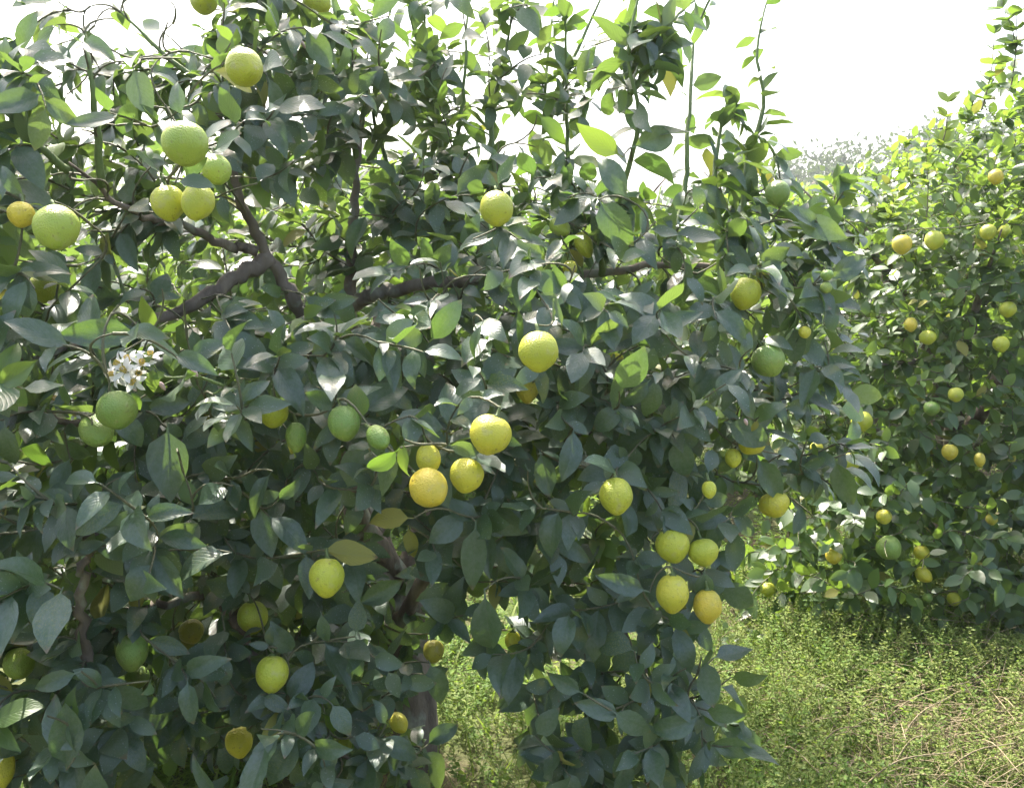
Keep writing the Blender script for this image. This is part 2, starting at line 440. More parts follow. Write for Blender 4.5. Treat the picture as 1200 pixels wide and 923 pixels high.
LEAF_MATS = [M_LEAF, M_YOUNG, M_YELLOW]

class Leaves:
    """a list of leaf placements: base point, tip direction, upper-side normal, length, shape, kind"""
    def __init__(s): s.p, s.d, s.n, s.l, s.v, s.k, s.keep = [], [], [], [], [], [], []
    def add(s, p, d, n, l, v, k=0, keep=False):
        s.p.append(p); s.d.append(d); s.n.append(n); s.l.append(l); s.v.append(v); s.k.append(k); s.keep.append(keep)
    def freeze(s):
        s.p = np.array(s.p); s.d = nrm(np.array(s.d)); n = np.array(s.n)
        s.x = nrm(np.cross(s.d, n)); s.n = np.cross(s.x, s.d)
        s.l = np.array(s.l); s.v = np.array(s.v); s.k = np.array(s.k); s.keep = np.array(s.keep, bool)
    def sel(s, m):
        o = Leaves()
        for a in ('p', 'd', 'n', 'x', 'l', 'v', 'k', 'keep'): setattr(o, a, getattr(s, a)[m])
        return o
    def world(s, shapes):
        """all vertices (grouped by leaf), faces, uvs, face kinds"""
        VV, FF, UU, KK, own = [], [], [], [], []
        off = 0
        for vi, (V, UV, F) in enumerate(shapes):
            m = np.nonzero(s.v == vi)[0]
            if not len(m): continue
            w = s.p[m][:, None] + s.l[m][:, None, None] * (V[None, :, 0:1] * s.x[m][:, None] + V[None, :, 1:2] * s.d[m][:, None] + V[None, :, 2:3] * s.n[m][:, None])
            nv = len(V)
            FF.append((F[None] + (np.arange(len(m)) * nv)[:, None, None] + off).reshape(-1, 4))
            VV.append(w.reshape(-1, 3)); UU.append(np.tile(UV, (len(m), 1)))
            KK.append(np.repeat(s.k[m], len(F))); own.append(np.repeat(m, len(F)))
            off += nv * len(m)
        return np.vstack(VV), np.vstack(FF), np.vstack(UU), np.concatenate(KK), np.concatenate(own)
    def matrix(s, i):
        M = Matrix.Identity(4)
        for r in range(3):
            M[r][0], M[r][1], M[r][2], M[r][3] = s.x[i][r] * s.l[i], s.d[i][r] * s.l[i], s.n[i][r] * s.l[i], s.p[i][r]
        return M

# ------------------------------------------------------------------ lemons (photograph pixel, size in pixels, ripeness)
G0 = (0.14, 0.24, 0.06); G1 = (0.22, 0.33, 0.085); G2 = (0.33, 0.43, 0.07)
YG = (0.46, 0.47, 0.045); YY = (0.60, 0.53, 0.055); YO = (0.62, 0.46, 0.05); OL = (0.42, 0.34, 0.05)
# px, py, w, h, colour, keep-clear factor, (axis angle in the picture: 0 = hanging down, 90 = lying), label
LEMONS = [
 (286, 79, 50, 46, YG, 1.0, 70, 'plump yellow-green lemon high up against leaves, alone above the stacked pair'),
 (217, 168, 57, 54, G2, 1.0, 10, 'big pale green lemon on top of the hanging cluster by the dark forked branch'),
 (197, 237, 42, 44, YG, 0.8, 10, 'yellow-green lemon low in the cluster, leaf across its top, away from the fork'),
 (232, 236, 40, 48, YG, 0.8, -5, 'yellow-green lemon low in the cluster on the side of the forked branch'),
 (254, 199, 36, 38, G2, 0.35, 20, 'green lemon half hidden behind the big pale one of the cluster'),
 (66, 266, 55, 56, G2, 1.0, 15, 'large pale green lemon beside the small orange one, below the cluster'),
 (25, 251, 32, 32, YO, 0.8, 0, 'small orange-yellow lemon touching the large pale green one'),
 (52, 337, 38, 36, YG, 0.4, 0, 'dull yellow-green lemon veiled by leaves under the large pale green one'),
 (239, 2, 34, 30, YG, 0.7, 0, 'yellow-green lemon at the very top of the crown above the lone plump one'),
 (371, 4, 36, 32, YG, 0.5, 0, 'yellow-green lemon hidden among the topmost leaves near the tall shoots'),
 (582, 244, 42, 45, YG, 1.0, 0, 'single yellow-green lemon with dark specks above the long level branch'),
 (631, 411, 49, 51, YG, 1.0, 0, 'round bright yellow-green lemon hanging alone just below the long level branch'),
 (656, 266, 34, 22, G2, 0.5, 60, 'yellow-green lemon tucked under a leaf at the foot of the tall shoot'),
 (684, 286, 22, 34, YG, 0.5, 25, 'slim yellow-green lemon under leaves beside the tall shoot'),
 (668, 314, 18, 20, YY, 0.7, 0, 'small deep yellow lemon peeping out at the long level branch'),
 (137, 480, 50, 47, G0, 1.0, 20, 'dark green lemon under the white blossoms, upper one of a touching pair'),
 (113, 504, 50, 40, G0, 0.9, 70, 'dark green lemon lying under its twin below the white blossoms'),
 (320, 482, 38, 38, YG, 0.45, 0, 'olive-yellow lemon with a leaf drooping over its upper half'),
 (347, 511, 26, 38, G0, 0.7, 5, 'narrow dark green lemon between the drooping leaf and the shiny green one'),
 (403, 495, 40, 45, G0, 1.0, 15, 'shiny round green lemon beside the small pointed green one'),
 (443, 512, 39, 27, G0, 1.0, 80, 'small pointed green lemon lying above the bright green leaf pair'),
 (575, 508, 52, 50, YY, 0.85, -20, 'bright yellow lemon with one dark leaf tip across it, top of the yellow group'),
 (502, 537, 31, 38, YY, 0.9, 10, 'yellow lemon squeezed between the bright green leaves and the rough one'),
 (502, 571, 54, 47, YO, 1.0, 60, 'rough-skinned golden lemon, largest and lowest of the yellow group'),
 (547, 556, 43, 43, YY, 0.95, -10, 'smooth yellow lemon with a nipple, beside the rough golden one'),
 (722, 580, 42, 46, YG, 0.6, 0, 'yellow-green lemon with a large leaf cap covering its upper part'),
 (383, 675, 43, 48, YG, 1.0, 0, 'yellow-green lemon hanging in front of the dark trunk'),
 (296, 722, 38, 40, YG, 0.75, 5, 'yellow-green lemon with a narrow leaf hanging across it'),
 (224, 739, 31, 30, OL, 1.0, 30, 'small dull olive-orange lemon alone in the shaded interior'),
 (319, 788, 40, 45, YG, 1.0, 0, 'pale yellow-green lemon hanging free over small dark leaves, low on the crown'),
 (155, 763, 38, 45, G1, 1.0, 0, 'egg-shaped green lemon hanging from an upright pale twig'),
 (161, 792, 30, 26, G0, 0.6, 0, 'dark green lemon just under the egg-shaped green one'),
 (280, 868, 33, 38, YY, 0.8, 10, 'yellow lemon low down in shade with a leaf over its top'),
 (22, 777, 42, 36, G2, 0.7, 60, 'pale sun-touched green lemon behind leaves beside a glaring white leaf'),
 (4, 900, 26, 46, YY, 0.8, 0, 'yellow lemon in the lowest outer leaves below the glaring white leaf'),
 (788, 638, 42, 42, YG, 0.75, 10, 'yellow-green lemon with a small round leaf in front, in the hanging group of four'),
 (824, 646, 38, 34, YG, 0.9, 10, 'yellow-green lemon under a leaf at the top of the hanging group of four'),
 (788, 694, 41, 48, YY, 1.0, 0, 'clear yellow lemon, lower one in the hanging group of four'),
 (829, 709, 35, 42, YO, 0.95, 0, 'orange-yellow lemon, lowest and ripest in the hanging group of four'),
 (874, 343, 38, 40, YG, 0.85, -15, 'yellow-green lemon half behind grey leaves at the end of the level branch'),
 (900, 422, 41, 40, G1, 1.0, 20, 'round mid-green lemon hanging clear of the leaves over the grey-green leaf fan'),
 (911, 226, 31, 32, G0, 0.9, 0, 'dark green lemon under the thin upright shoot against the sky'),
 (882, 517, 38, 30, YY, 0.6, 40, 'yellow lemon mostly covered by a broad leaf, beside a yellowed leaf tip'),
 (859, 536, 20, 24, YG, 0.6, 0, 'small greenish-yellow lemon beside the leaf-covered yellow one'),
 (907, 590, 38, 32, YY, 0.9, 20, 'yellow lemon hanging by itself at the outer edge above the sunlit gap'),
 (831, 573, 18, 22, YG, 0.9, 0, 'tiny lit yellow-green lemon above the hanging group of four'),
 (601, 750, 20, 24, YY, 0.7, 0, 'small deep yellow lemon peeping out over the sunlit grass gap'),
 (467, 846, 29, 22, YY, 0.9, 60, 'flat-lying yellow lemon beside the black shade at the foot of the trunk'),
 (404, 872, 18, 22, YG, 0.6, 0, 'small yellow-green lemon low in round leaves near the foot of the trunk'),
 (559, 682, 32, 34, G0, 0.6, 0, 'green lemon showing below a long hanging leaf'),
 (508, 762, 26, 28, OL, 0.6, 0, 'dull olive lemon in leaves at the upper rim of the grass gap'),
 (618, 452, 30, 42, OL, 0.35, 0, 'dim olive lemon veiled by leaves below the round bright one'),
 (943, 389, 15, 15, YY, 0.8, 0, 'tiny yellow lemon close above the round mid-green one'),
 (968, 337, 15, 14, G1, 0.9, 0, 'tiny unripe green lemon under the large glossy leaf'),
 (969, 322, 16, 14, G1, 0.7, 0, 'tiny unripe green lemon touching the large glossy leaf'),
]
SHADE = 'yellow lemon in the shaded lower side of the farther tree'
LITG = 'yellowing lemon among glittering sunlit leaves of the farther tree'
LEMONS2 = [
 (1010, 493, 26, 25, YG, 1.0, 0, 'yellow-green lemon on the farther tree, close to the near crown edge', None),
 (996, 541, 24, 24, YG, 0.8, 0, 'yellow-green lemon on the farther tree, topped by a dark leaf of the near tree', None),
 (1041, 641, 30, 30, G1, 1.0, 40, 'fresh green lemon, largest fruit low on the farther tree', None),
 (977, 651, 20, 19, YO, 1.0, 0, 'orange-yellow lemon beside a tiny green one on the farther tree', None),
 (990, 664, 11, 11, G1, 1.0, 0, 'tiny green lemon beside the orange-yellow one on the farther tree', None),
 (1080, 647, 19, 18, YY, 1.0, 0, 'upper one of two yellow lemons stacked low on the farther tree', None),
 (1082, 673, 22, 18, YY, 1.0, 60, 'lower one of two yellow lemons stacked low on the farther tree', None),
 (1118, 701, 17, 17, YG, 1.0, 0, 'lowest olive-yellow lemon of the farther tree, just over the weeds', None),
 (1087, 700, 12, 12, G0, 0.9, 0, 'small dark green lemon low on the farther tree', None),
 (1113, 529, 19, 20, YO, 1.0, 0, 'deep orange lemon in the dark side of the farther tree, clear of leaves', None),
 (1148, 538, 13, 18, YO, 0.8, 0, 'narrow orange lemon half behind leaves in the dark side of the farther tree', None),
 (1036, 605, 19, 18, YY, 0.9, 0, SHADE, 'shaded lemons on the farther tree'),
 (1162, 608, 14, 14, OL, 0.8, 0, 'dim olive lemon in the dark corner of the farther tree', None),
 (957, 524, 16, 14, YY, 0.7, 0, SHADE, 'shaded lemons on the farther tree'),
 (960, 542, 14, 16, YY, 0.8, 0, SHADE, 'shaded lemons on the farther tree'),
 (900, 690, 20, 18, YG, 0.9, 0, 'yellow-green lemon in the sun-flecked leaves above the bright weeds', None),
 (1057, 286, 24, 24, YO, 1.0, 0, 'orange-yellow lemon beside a greener one, in sunlit leaves of the farther tree', None),
 (1095, 281, 23, 24, YG, 1.0, -15, 'greenish lemon next to the orange-yellow one on the farther tree', None),
 (1158, 272, 20, 20, YG, 1.0, 0, 'larger of two yellow-green lemons side by side on the farther tree', None),
 (1177, 271, 15, 16, YG, 1.0, 0, 'smaller of two yellow-green lemons side by side on the farther tree', None),
 (1167, 207, 18, 19, YO, 1.0, 0, 'yellow-orange lemon highest on the farther tree', None),
 (1181, 362, 20, 20, YG, 1.0, 0, LITG, 'sunlit lemons on the farther tree'),
 (1173, 403, 19, 20, YG, 1.0, 0, LITG, 'sunlit lemons on the farther tree'),
 (1087, 395, 20, 18, YG, 0.8, 0, LITG, 'sunlit lemons on the farther tree'),
 (1067, 380, 16, 18, YO, 0.7, 0, LITG, 'sunlit lemons on the farther tree'),
 (1120, 462, 18, 18, YG, 0.8, 0, LITG, 'sunlit lemons on the farther tree'),
 (1092, 478, 20, 18, G0, 0.9, 0, 'dark green lemon midway up the farther tree', None),
]

def lemon_mesh(rw, rl, seed):
    """fruit with stem end at +Z, nipple at -Z; rw radius, rl half length"""
    r = np.random.default_rng(seed)
    prof = []
    n = 17
    for i in range(n):
        a = math.pi * i / (n - 1)
        z = math.cos(a); x = math.sin(a) ** 0.94
        zz = z * rl
        if z < -0.78: zz -= rl * 0.15 * ((-z - 0.78) / 0.22) ** 1.6
        if z > 0.88: zz -= rl * 0.05 * ((z - 0.88) / 0.12)
        prof.append((x * rw, zz))
    S = 22
    ang = np.linspace(0, 2 * np.pi, S, endpoint=False)
    ph = r.uniform(0, 6.28, 4)
    V = [(0, 0, prof[0][1])]
    for x, z in prof[1:-1]:
        for a in ang:
            k = 1 + 0.018 * math.sin(2 * a + ph[0] + z * 20) + 0.012 * math.sin(5 * a + ph[1]) * (0.5 + z / rl * 0.5) + 0.010 * math.sin(z / rl * 5 + ph[2])
            V.append((x * k * math.cos(a), x * k * math.sin(a), z))
    V.append((0, 0, prof[-1][1]))
    F = [(0, 1 + i, 1 + (i + 1) % S) for i in range(S)]
    for q in range(n - 3):
        o = 1 + q * S
        F += [(o + i, o + S + i, o + S + (i + 1) % S, o + (i + 1) % S) for i in range(S)]
    o = 1 + (n - 3) * S; e = len(V) - 1
    F += [(o + i, e, o + (i + 1) % S) for i in range(S)]
    me = bpy.data.meshes.new('lemon'); me.from_pydata(V, [], F)
    me.polygons.foreach_set('use_smooth', np.ones(len(me.polygons), bool))
    me.materials.append(M_LEMON); me.update()
    return me

def stem_mesh(rl):
    V, F = [], []
    S = 8
    rings = [(0.0055, rl * 0.93), (0.0060, rl * 0.97), (0.0026, rl * 1.02), (0.0024, rl + 0.008), (0.0022, rl + 0.014)]
    for k, (rr, z) in enumerate(rings):
        for i in range(S):
            a = 2 * math.pi * i / S
            w = rr * (1.35 if (k < 2 and i % 2) else 1)
            V.append((w * math.cos(a) + (0.0015 * (k - 2) if k > 2 else 0), w * math.sin(a), z))
    for k in range(len(rings) - 1):
        F += [(k * S + i, k * S + (i + 1) % S, k * S + S + (i + 1) % S, k * S + S + i) for i in range(S)]
    F.append(tuple(range(4 * S, 5 * S)))
    me = bpy.data.meshes.new('stem'); me.from_pydata(V, [], F)
    me.polygons.foreach_set('use_smooth', np.ones(len(me.polygons), bool))
    me.materials.append(M_CALYX); me.update()
    return me

def make_lemon(spec, depth, group, seed):
    px, py, w, h, colr, keep, ang, label = spec[:8]
    c = at(px, py, depth)
    lying = abs(ang) > 45
    rl = 0.5 * (w if lying else h) * depth / FPX * 0.91
    rw = 0.5 * (h if lying else w) * depth / FPX * 0.95
    o = link('lemon', lemon_mesh(rw, rl, seed))
    rr = random.Random(seed)
    axis_up = nrm(UP * 0.55 - RIGHT * 0.6 * math.copysign(1, ang) + FWD * 0.75) if lying else nrm(UP * math.cos(R(ang)) - RIGHT * math.sin(R(ang)) + FWD * rr.uniform(-0.1, 0.45))
    q = Vector(axis_up).to_track_quat('Z', 'Y')
    o.rotation_euler = q.to_euler(); o.location = Vector(c)
    j = rr.uniform(0.9, 1.1)
    o.color = (colr[0] * j, colr[1] * j, colr[2] * j, 1)
    tag(o, label, 'lemon', group)
    s = bpy.data.objects.new('stem', stem_mesh(rl)); COL.objects.link(s); s.parent = o
    return c, np.asarray(c) + axis_up * (rl + 0.012), axis_up, max(rw, rl)

# ------------------------------------------------------------------ tree growing
class Skeleton:
    def __init__(s): s.P, s.D = [], []
    def add_path(s, pts):
        pts = np.asarray(pts); s.P += list(pts); s.D += list(nrm(np.gradient(pts, axis=0)))

def grow_twigs(sk, tips, r, back=0.0):
    """join every tip to the wood already there, nearest first; returns twig paths"""
    P = np.zeros((len(sk.P) + len(tips) * 6 + 10, 3)); D = np.zeros_like(P)
    n = len(sk.P); P[:n] = sk.P; D[:n] = sk.D
    tips = np.asarray(tips)
    d0 = np.array([np.min(np.linalg.norm(P[:n] - t, axis=1)) for t in tips])
    paths = [None] * len(tips); own = np.full(len(P), -1); parent = [-1] * len(tips); order = []
    for k in np.argsort(d0):
        t = tips[k]
        v = t - P[:n]; L = np.linalg.norm(v, axis=1) + 1e-6
        cosang = np.einsum('ij,ij->i', v, D[:n]) / L
        cost = L * (1.25 - 0.35 * cosang) + np.maximum(P[:n, 2] - t[2], 0) * 0.25 + np.where(L < 0.03, 0.3, 0) + np.maximum(t[1] - P[:n, 1], 0) * back
        i = int(np.argmin(cost)); a = P[i]; ln = L[i]
        c = a + D[i] * ln * 0.35 + (t - a) * 0.2 + np.array([0, 0, 0.06 * ln]) + r.normal(size=3) * 0.04 * ln
        u = np.linspace(0, 1, 6)[:, None]
        path = (1 - u) ** 2 * a + 2 * u * (1 - u) * c + u * u * t
        paths[k] = path; parent[k] = int(own[i]); own[n:n + 5] = k; order.append(int(k))
        T = nrm(np.gradient(path, axis=0))
        P[n:n + 5] = path[1:]; D[n:n + 5] = T[1:]; n += 5
    grow_twigs.parent, grow_twigs.order = parent, order
    return paths

def sample_blobs(blobs, voids, spacing, r, tries):
    """points spread inside ellipsoids (centre, radii, weight), none closer than spacing"""
    C = np.array([b[0] for b in blobs]); S = np.array([b[1] for b in blobs]); Wt = np.array([b[2] for b in blobs], float)
    vol = S.prod(1) * Wt; vol /= vol.sum()
    cell = {}
    out = []
    for _ in range(tries):
        k = r.choice(len(blobs), p=vol)
        v = nrm(r.normal(size=3)) * (r.uniform() ** 0.28)      # biased to the outside of the ellipsoid
        p = C[k] + v * S[k]
        if any((((p - vc) / vs) ** 2).sum() < 1 for vc, vs in voids): continue
        key = tuple((p // spacing).astype(int)); ok = True
        for dx in (-1, 0, 1):
            for dy in (-1, 0, 1):
                for dz in (-1, 0, 1):
                    for q in cell.get((key[0] + dx, key[1] + dy, key[2] + dz), ()):
                        if ((p - q) ** 2).sum() < spacing * spacing: ok = False; break
                    if not ok: break
                if not ok: break
            if not ok: break
        if not ok: continue
        cell.setdefault(key, []).append(p); out.append(p)
    return np.array(out)

def dress(leaves, path, centre, r, count, lmin, lmax, nshape, young=0.06, yellow=0.012, face=None, droop=0.25, reach=0.16):
    """leaves in a spiral along the outer part of a twig"""
    seg = np.linalg.norm(np.diff(path, axis=0), axis=1); cum = np.concatenate([[0], np.cumsum(seg)]); tot = cum[-1]
    isyoung = r.uniform() < young
    phase = r.uniform(0, 6.28)
    i = np.arange(count); f = i / max(count - 1, 1)
    sd = np.maximum(tot - reach * f ** 0.9, tot * 0.15)
    p = np.stack([np.interp(sd, cum, path[:, a]) for a in range(3)], -1)
    j = np.clip(np.searchsorted(cum, sd), 1, len(path) - 1)
    t = nrm(path[j] - path[j - 1])
    a = nrm(np.cross(t, [0.13, 0.27, 0.95])); b = np.cross(t, a)
    ph = (phase + i * 2.4)[:, None]
    rad = a * np.cos(ph) + b * np.sin(ph)
    out = nrm(p - centre)
    d = nrm(t * (0.75 - 0.45 * f)[:, None] + rad * 0.85 + out * 0.25 + np.array([0, 0, -droop]) + r.normal(size=(count, 3)) * 0.18)
    n = out * 0.55 + np.array([0, 0, 0.62]) + t * 0.35 + r.normal(size=(count, 3)) * 0.36
    if face is not None: n = n + face
    ln = r.uniform(lmin, lmax, count) * (0.72 + 0.28 * np.sin(np.pi * np.minimum(1, 0.25 + f)))
    if isyoung: ln = np.where(f < 0.5, ln * 0.75, ln)
    k = np.ones(count, int) if isyoung else np.where(r.uniform(size=count) < yellow, 2, 0)
    leaves.p += list(p); leaves.d += list(d); leaves.n += list(n); leaves.l += list(ln)
    leaves.v += list(r.integers(nshape, size=count)); leaves.k += list(k); leaves.keep += [False] * count

def clear_fruit(leaves, fruits, shapes):
    """no leaf blade may lie across a fruit on its outer side, except where a leaf is meant to cover it"""
    mid = leaves.p + leaves.d * (leaves.l * 0.5)[:, None]
    keep = np.ones(len(leaves.l), bool)
    samples = []
    for f in (-0.03, 0.1, 0.25, 0.4, 0.55, 0.7, 0.85, 1.0):
        base = leaves.p + leaves.d * (leaves.l * f)[:, None]
        w = 0.26 * math.sin(math.pi * min(max(f, 0.04), 0.97))
        for s in (-w, -w * 0.5, 0, w * 0.5, w): samples.append(base + leaves.x * (leaves.l * s)[:, None])
    PR = [proj(S) for S in samples]
    for c, rad, kf in fruits:
        cx, cy, cd = [float(q) for q in proj(c)]
        rp = rad * FPX / cd * kf * 0.80
        for S, (x, y, d) in zip(samples, PR):
            hit = ((x - cx) ** 2 + (y - cy) ** 2 < rp * rp) & (d < cd + rad)
            inside = ((S - c) ** 2).sum(1) < (rad * 1.02) ** 2
            keep &= ~((hit | inside) & ~leaves.keep)
    return leaves.sel(keep)

def seen_leaves(leaves, shapes, top):
    """indices of the leaves that show largest"""
    V, F, _, _, own = leaves.world(shapes)
    bvh = BVHTree.FromPolygons(V.tolist(), F.tolist())
    cx, cy, cd = proj(leaves.p + leaves.d * (leaves.l * 0.5)[:, None])
    view = nrm(leaves.p - CAM)
    area = leaves.l ** 2 * (0.15 + np.abs((leaves.n * view).sum(1))) / cd ** 2
    inside = (cx > -10) & (cx < W0 + 10) & (cy > -10) & (cy < H0 + 10) & (cd > 0.3)
    score = np.zeros(len(area)); o = Vector(CAM)
    for i in np.nonzero(inside)[0]:
        hits = 0; smp = 0
        for f, s in ((0.3, -0.12), (0.3, 0.12), (0.55, -0.1), (0.55, 0.1), (0.8, 0.0), (0.15, 0.02)):
            q = leaves.p[i] + leaves.d[i] * leaves.l[i] * f + leaves.x[i] * leaves.l[i] * s
            v = Vector(q) - o; L = v.length
            loc, nn, idx, dist = bvh.ray_cast(o, v / L, L + 0.02)
            smp += 1
            if idx is not None and own[idx] == i: hits += 1
            elif idx is None: hits += 1
        score[i] = area[i] * hits / smp
    order = np.argsort(-score)[:top]
    return order[score[order] > 0]

_leaf_cache = {}
def leaf_object(leaves, i, shapes, tagname, parent, mats):
    key = (tagname, int(leaves.v[i]), int(leaves.k[i]))
    if key not in _leaf_cache:
        V, UV, F = shapes[key[1]]
        _leaf_cache[key] = mesh_np('leaf', V, F, UV, mats=[mats[key[2]]])
    o = bpy.data.objects.new('leaf', _leaf_cache[key]); COL.objects.link(o)
    o.parent = parent
    o.matrix_local = Matrix.Translation(-parent.location) @ leaves.matrix(i)
    return o

def twig_mesh(name, paths, mat, r0=0.0022, r1=0.0013, sides=4):
    Pm = np.array([p if len(p) == 6 else spline(p, 6) for p in paths])
    L = np.linalg.norm(np.diff(Pm, axis=1), axis=2).sum(1)
    ra = np.minimum(0.0065, r0 + 0.004 * L)
    rad = ra[:, None] + (r1 - ra)[:, None] * np.linspace(0, 1, 6)[None]
    V, F = tubes(Pm, rad, sides)
    return mesh_np(name, V, F, mats=[mat])

# ------------------------------------------------------------------ the near lemon tree
base1 = np.array([-0.27, 2.42, float(ground_z(-0.27, 2.42)) - 0.03])
tree1 = empty('lemon_tree', base1 + np.array([0, 0, 0.03]))
tag(tree1, 'big near lemon tree with broad grey-green leaves, many fruits and a forked trunk', 'tree', 'lemon trees of the orchard')
fork = np.array([-0.30, 2.42, 0.52])
rb = np.random.default_rng(3)
sk = Skeleton()
tp = spline([base1, [-0.262, 2.41, 0.14], [-0.29, 2.43, 0.34], fork], 14)
link('trunk', tube_mesh('trunk', tp, np.interp(np.linspace(0, 1, 14), [0, 0.12, 1], [0.088, 0.066, 0.058]), 12, M_BARK, 0.06, rb), tree1)

LIMBS = [  # photograph pixel and depth of each bend; start and end radius
 ([fork, at(418, 600, 2.34), at(416, 470, 2.22), at(413, 355, 2.10), at(412, 270, 2.10), at(420, 170, 2.12), at(432, 60, 2.15)], 0.040, 0.008),
 ([at(418, 590, 2.33), at(385, 470, 2.10), at(352, 364, 1.92), at(318, 305, 1.86), at(288, 248, 1.82), at(272, 195, 1.80), at(255, 100, 1.78), at(262, 20, 1.8)], 0.028, 0.006),
 ([at(316, 302, 1.86), at(262, 334, 1.80), at(195, 370, 1.72), at(120, 398, 1.62), at(40, 420, 1.5)], 0.018, 0.006),
 ([at(300, 294, 1.84), at(262, 284, 1.80), at(215, 268, 1.74), at(150, 245, 1.62), at(80, 190, 1.55)], 0.011, 0.005),
 ([at(413, 358, 2.10), at(445, 342, 2.03), at(500, 331, 1.98), at(570, 328, 1.94), at(680, 322, 1.92), at(780, 312, 1.94), at(890, 322, 1.98), at(960, 345, 2.02)], 0.017, 0.006),
 ([fork, at(468, 728, 2.40), at(506, 668, 2.28), at(590, 575, 2.10), at(690, 500, 1.95), at(800, 450, 1.95), at(900, 460, 2.0)], 0.030, 0.006),
 ([at(506, 668, 2.28), at(600, 655, 2.12), at(690, 690, 1.98), at(745, 770, 1.90), at(770, 860, 1.84)], 0.018, 0.006),
 ([fork, at(360, 660, 2.15), at(260, 690, 1.88), at(160, 720, 1.68), at(80, 800, 1.5)], 0.026, 0.006),
 ([at(260, 690, 1.88), at(300, 780, 1.74), at(360, 850, 1.66), at(420, 900, 1.62)], 0.014, 0.005),
 ([at(370, 660, 2.18), at(300, 570, 1.95), at(200, 520, 1.7), at(110, 500, 1.5), at(20, 480, 1.38)], 0.020, 0.006),
 ([at(100, 790, 1.5), at(94, 700, 1.44), at(104, 640, 1.42), at(112, 590, 1.42)], 0.010, 0.005),
 ([fork, [-0.55, 2.7, 0.9], [-0.95, 3.0, 1.35], [-1.15, 3.1, 1.7]], 0.032, 0.007),
 ([fork, [-0.1, 2.75, 0.95], [0.25, 3.0, 1.35], [0.5, 3.1, 1.65]], 0.032, 0.007),
 ([at(416, 470, 2.22), [-0.3, 2.75, 1.5], [-0.22, 2.9, 1.95]], 0.020, 0.006),
 ([fork, [-0.75, 2.3, 0.75], [-1.25, 2.1, 1.0], [-1.5, 1.9, 1.3]], 0.030, 0.007),
 ([at(690, 500, 1.95), at(760, 560, 1.92), at(830, 600, 1.95), at(890, 580, 2.0)], 0.010, 0.005),
]
for pts, ra, rz in LIMBS:
    n = 6 * len(pts)
    p = spline(pts, n)
    p[1:-1] += rb.normal(size=(n - 2, 3)) * 0.003
    sk.add_path(p)
    link('branch', tube_mesh('branch', p, np.interp(np.linspace(0, 1, n), [0, 0.4, 0.8, 1], [ra, (ra + rz) * (0.34 if ra > 0.025 else 0.5), rz, 0.0022]), 9, M_BARK, 0.05, rb), tree1)

# upright shoots against the sky
SHOOTS = [  # path, leaf length, leaf count
 ([at(705, 322, 1.90), at(722, 230, 1.82), at(736, 140, 1.80), at(741, 60, 1.80), at(748, -60, 1.80)], 0.115, 26, 0),
 ([at(705, 322, 1.90), at(700, 280, 1.8), at(690, 245, 1.75)], 0.10, 8, 0),
 ([at(432, 190, 2.12), at(470, 120, 2.15), at(500, 50, 2.18), at(508, -60, 2.2)], 0.085, 22, 0),
 ([at(500, 331, 1.98), at(526, 180, 2.10), at(545, 90, 2.12), at(570, -50, 2.15)], 0.095, 26, 0),
 ([at(570, 328, 1.94), at(628, 200, 2.2), at(640, 100, 2.3), at(648, -40, 2.35)], 0.085, 24, 1),
 ([at(520, 250, 2.1), at(512, 130, 2.2), at(478, 40, 2.25), at(468, -50, 2.25)], 0.085, 20, 0),
 ([at(870, 320, 1.98), at(880, 210, 2.05), at(890, 130, 2.10), at(897, 60, 2.12), at(904, -30, 2.14)], 0.075, 26, 0),
 ([at(860, 318, 1.98), at(838, 220, 2.0), at(850, 150, 2.05), at(858, 110, 2.05)], 0.095, 16, 0),
 ([at(741, 60, 1.80), at(775, 30, 1.82), at(800, -10, 1.85)], 0.085, 12, 0),
 ([at(738, 110, 1.80), at(765, 80, 1.82), at(785, 30, 1.84)], 0.075, 9, 0),
 ([at(255, 110, 1.78), at(190, 60, 1.72), at(160, -10, 1.7)], 0.085, 14, 0),
 ([at(120, 220, 1.58), at(110, 110, 1.55), at(118, 30, 1.55)], 0.085, 16, 0),
 ([at(80, 200, 1.55), at(45, 150, 1.5), at(25, 110, 1.5)], 0.08, 12, 0),
 ([at(262, 60, 1.8), at(300, 10, 1.82), at(330, -50, 1.85)], 0.09, 12, 0),
 ([at(418, 190, 2.12), at(390, 90, 2.0), at(385, -20, 1.98)], 0.09, 18, 0),
 ([at(900, 330, 1.98), at(950, 270, 1.95), at(985, 235, 1.95)], 0.085, 12, 0),
 ([at(640, 150, 2.25), at(690, 60, 2.3), at(690, -20, 2.3)], 0.08, 15, 1),
 ([at(590, 250, 2.1), at(575, 150, 2.15), at(600, 60, 2.2), at(625, -30, 2.2)], 0.09, 22, 0),
 ([at(480, 320, 2.0), at(455, 220, 2.1), at(440, 110, 2.15), at(450, -30, 2.2)], 0.09, 20, 0),
 ([at(780, 312, 1.94), at(800, 230, 2.0), at(815, 150, 2.05), at(812, 40, 2.1), at(830, -40, 2.1)], 0.085, 18, 0),
 ([at(680, 322, 1.92), at(665, 200, 2.05), at(668, 90, 2.1), at(655, -20, 2.1)], 0.085, 20, 1),
 ([at(590, 30, 2.2), at(600, 0, 2.2), at(612, -50, 2.2)], 0.08, 8, 0),
]
L1 = Leaves()
rl_ = np.random.default_rng(21)
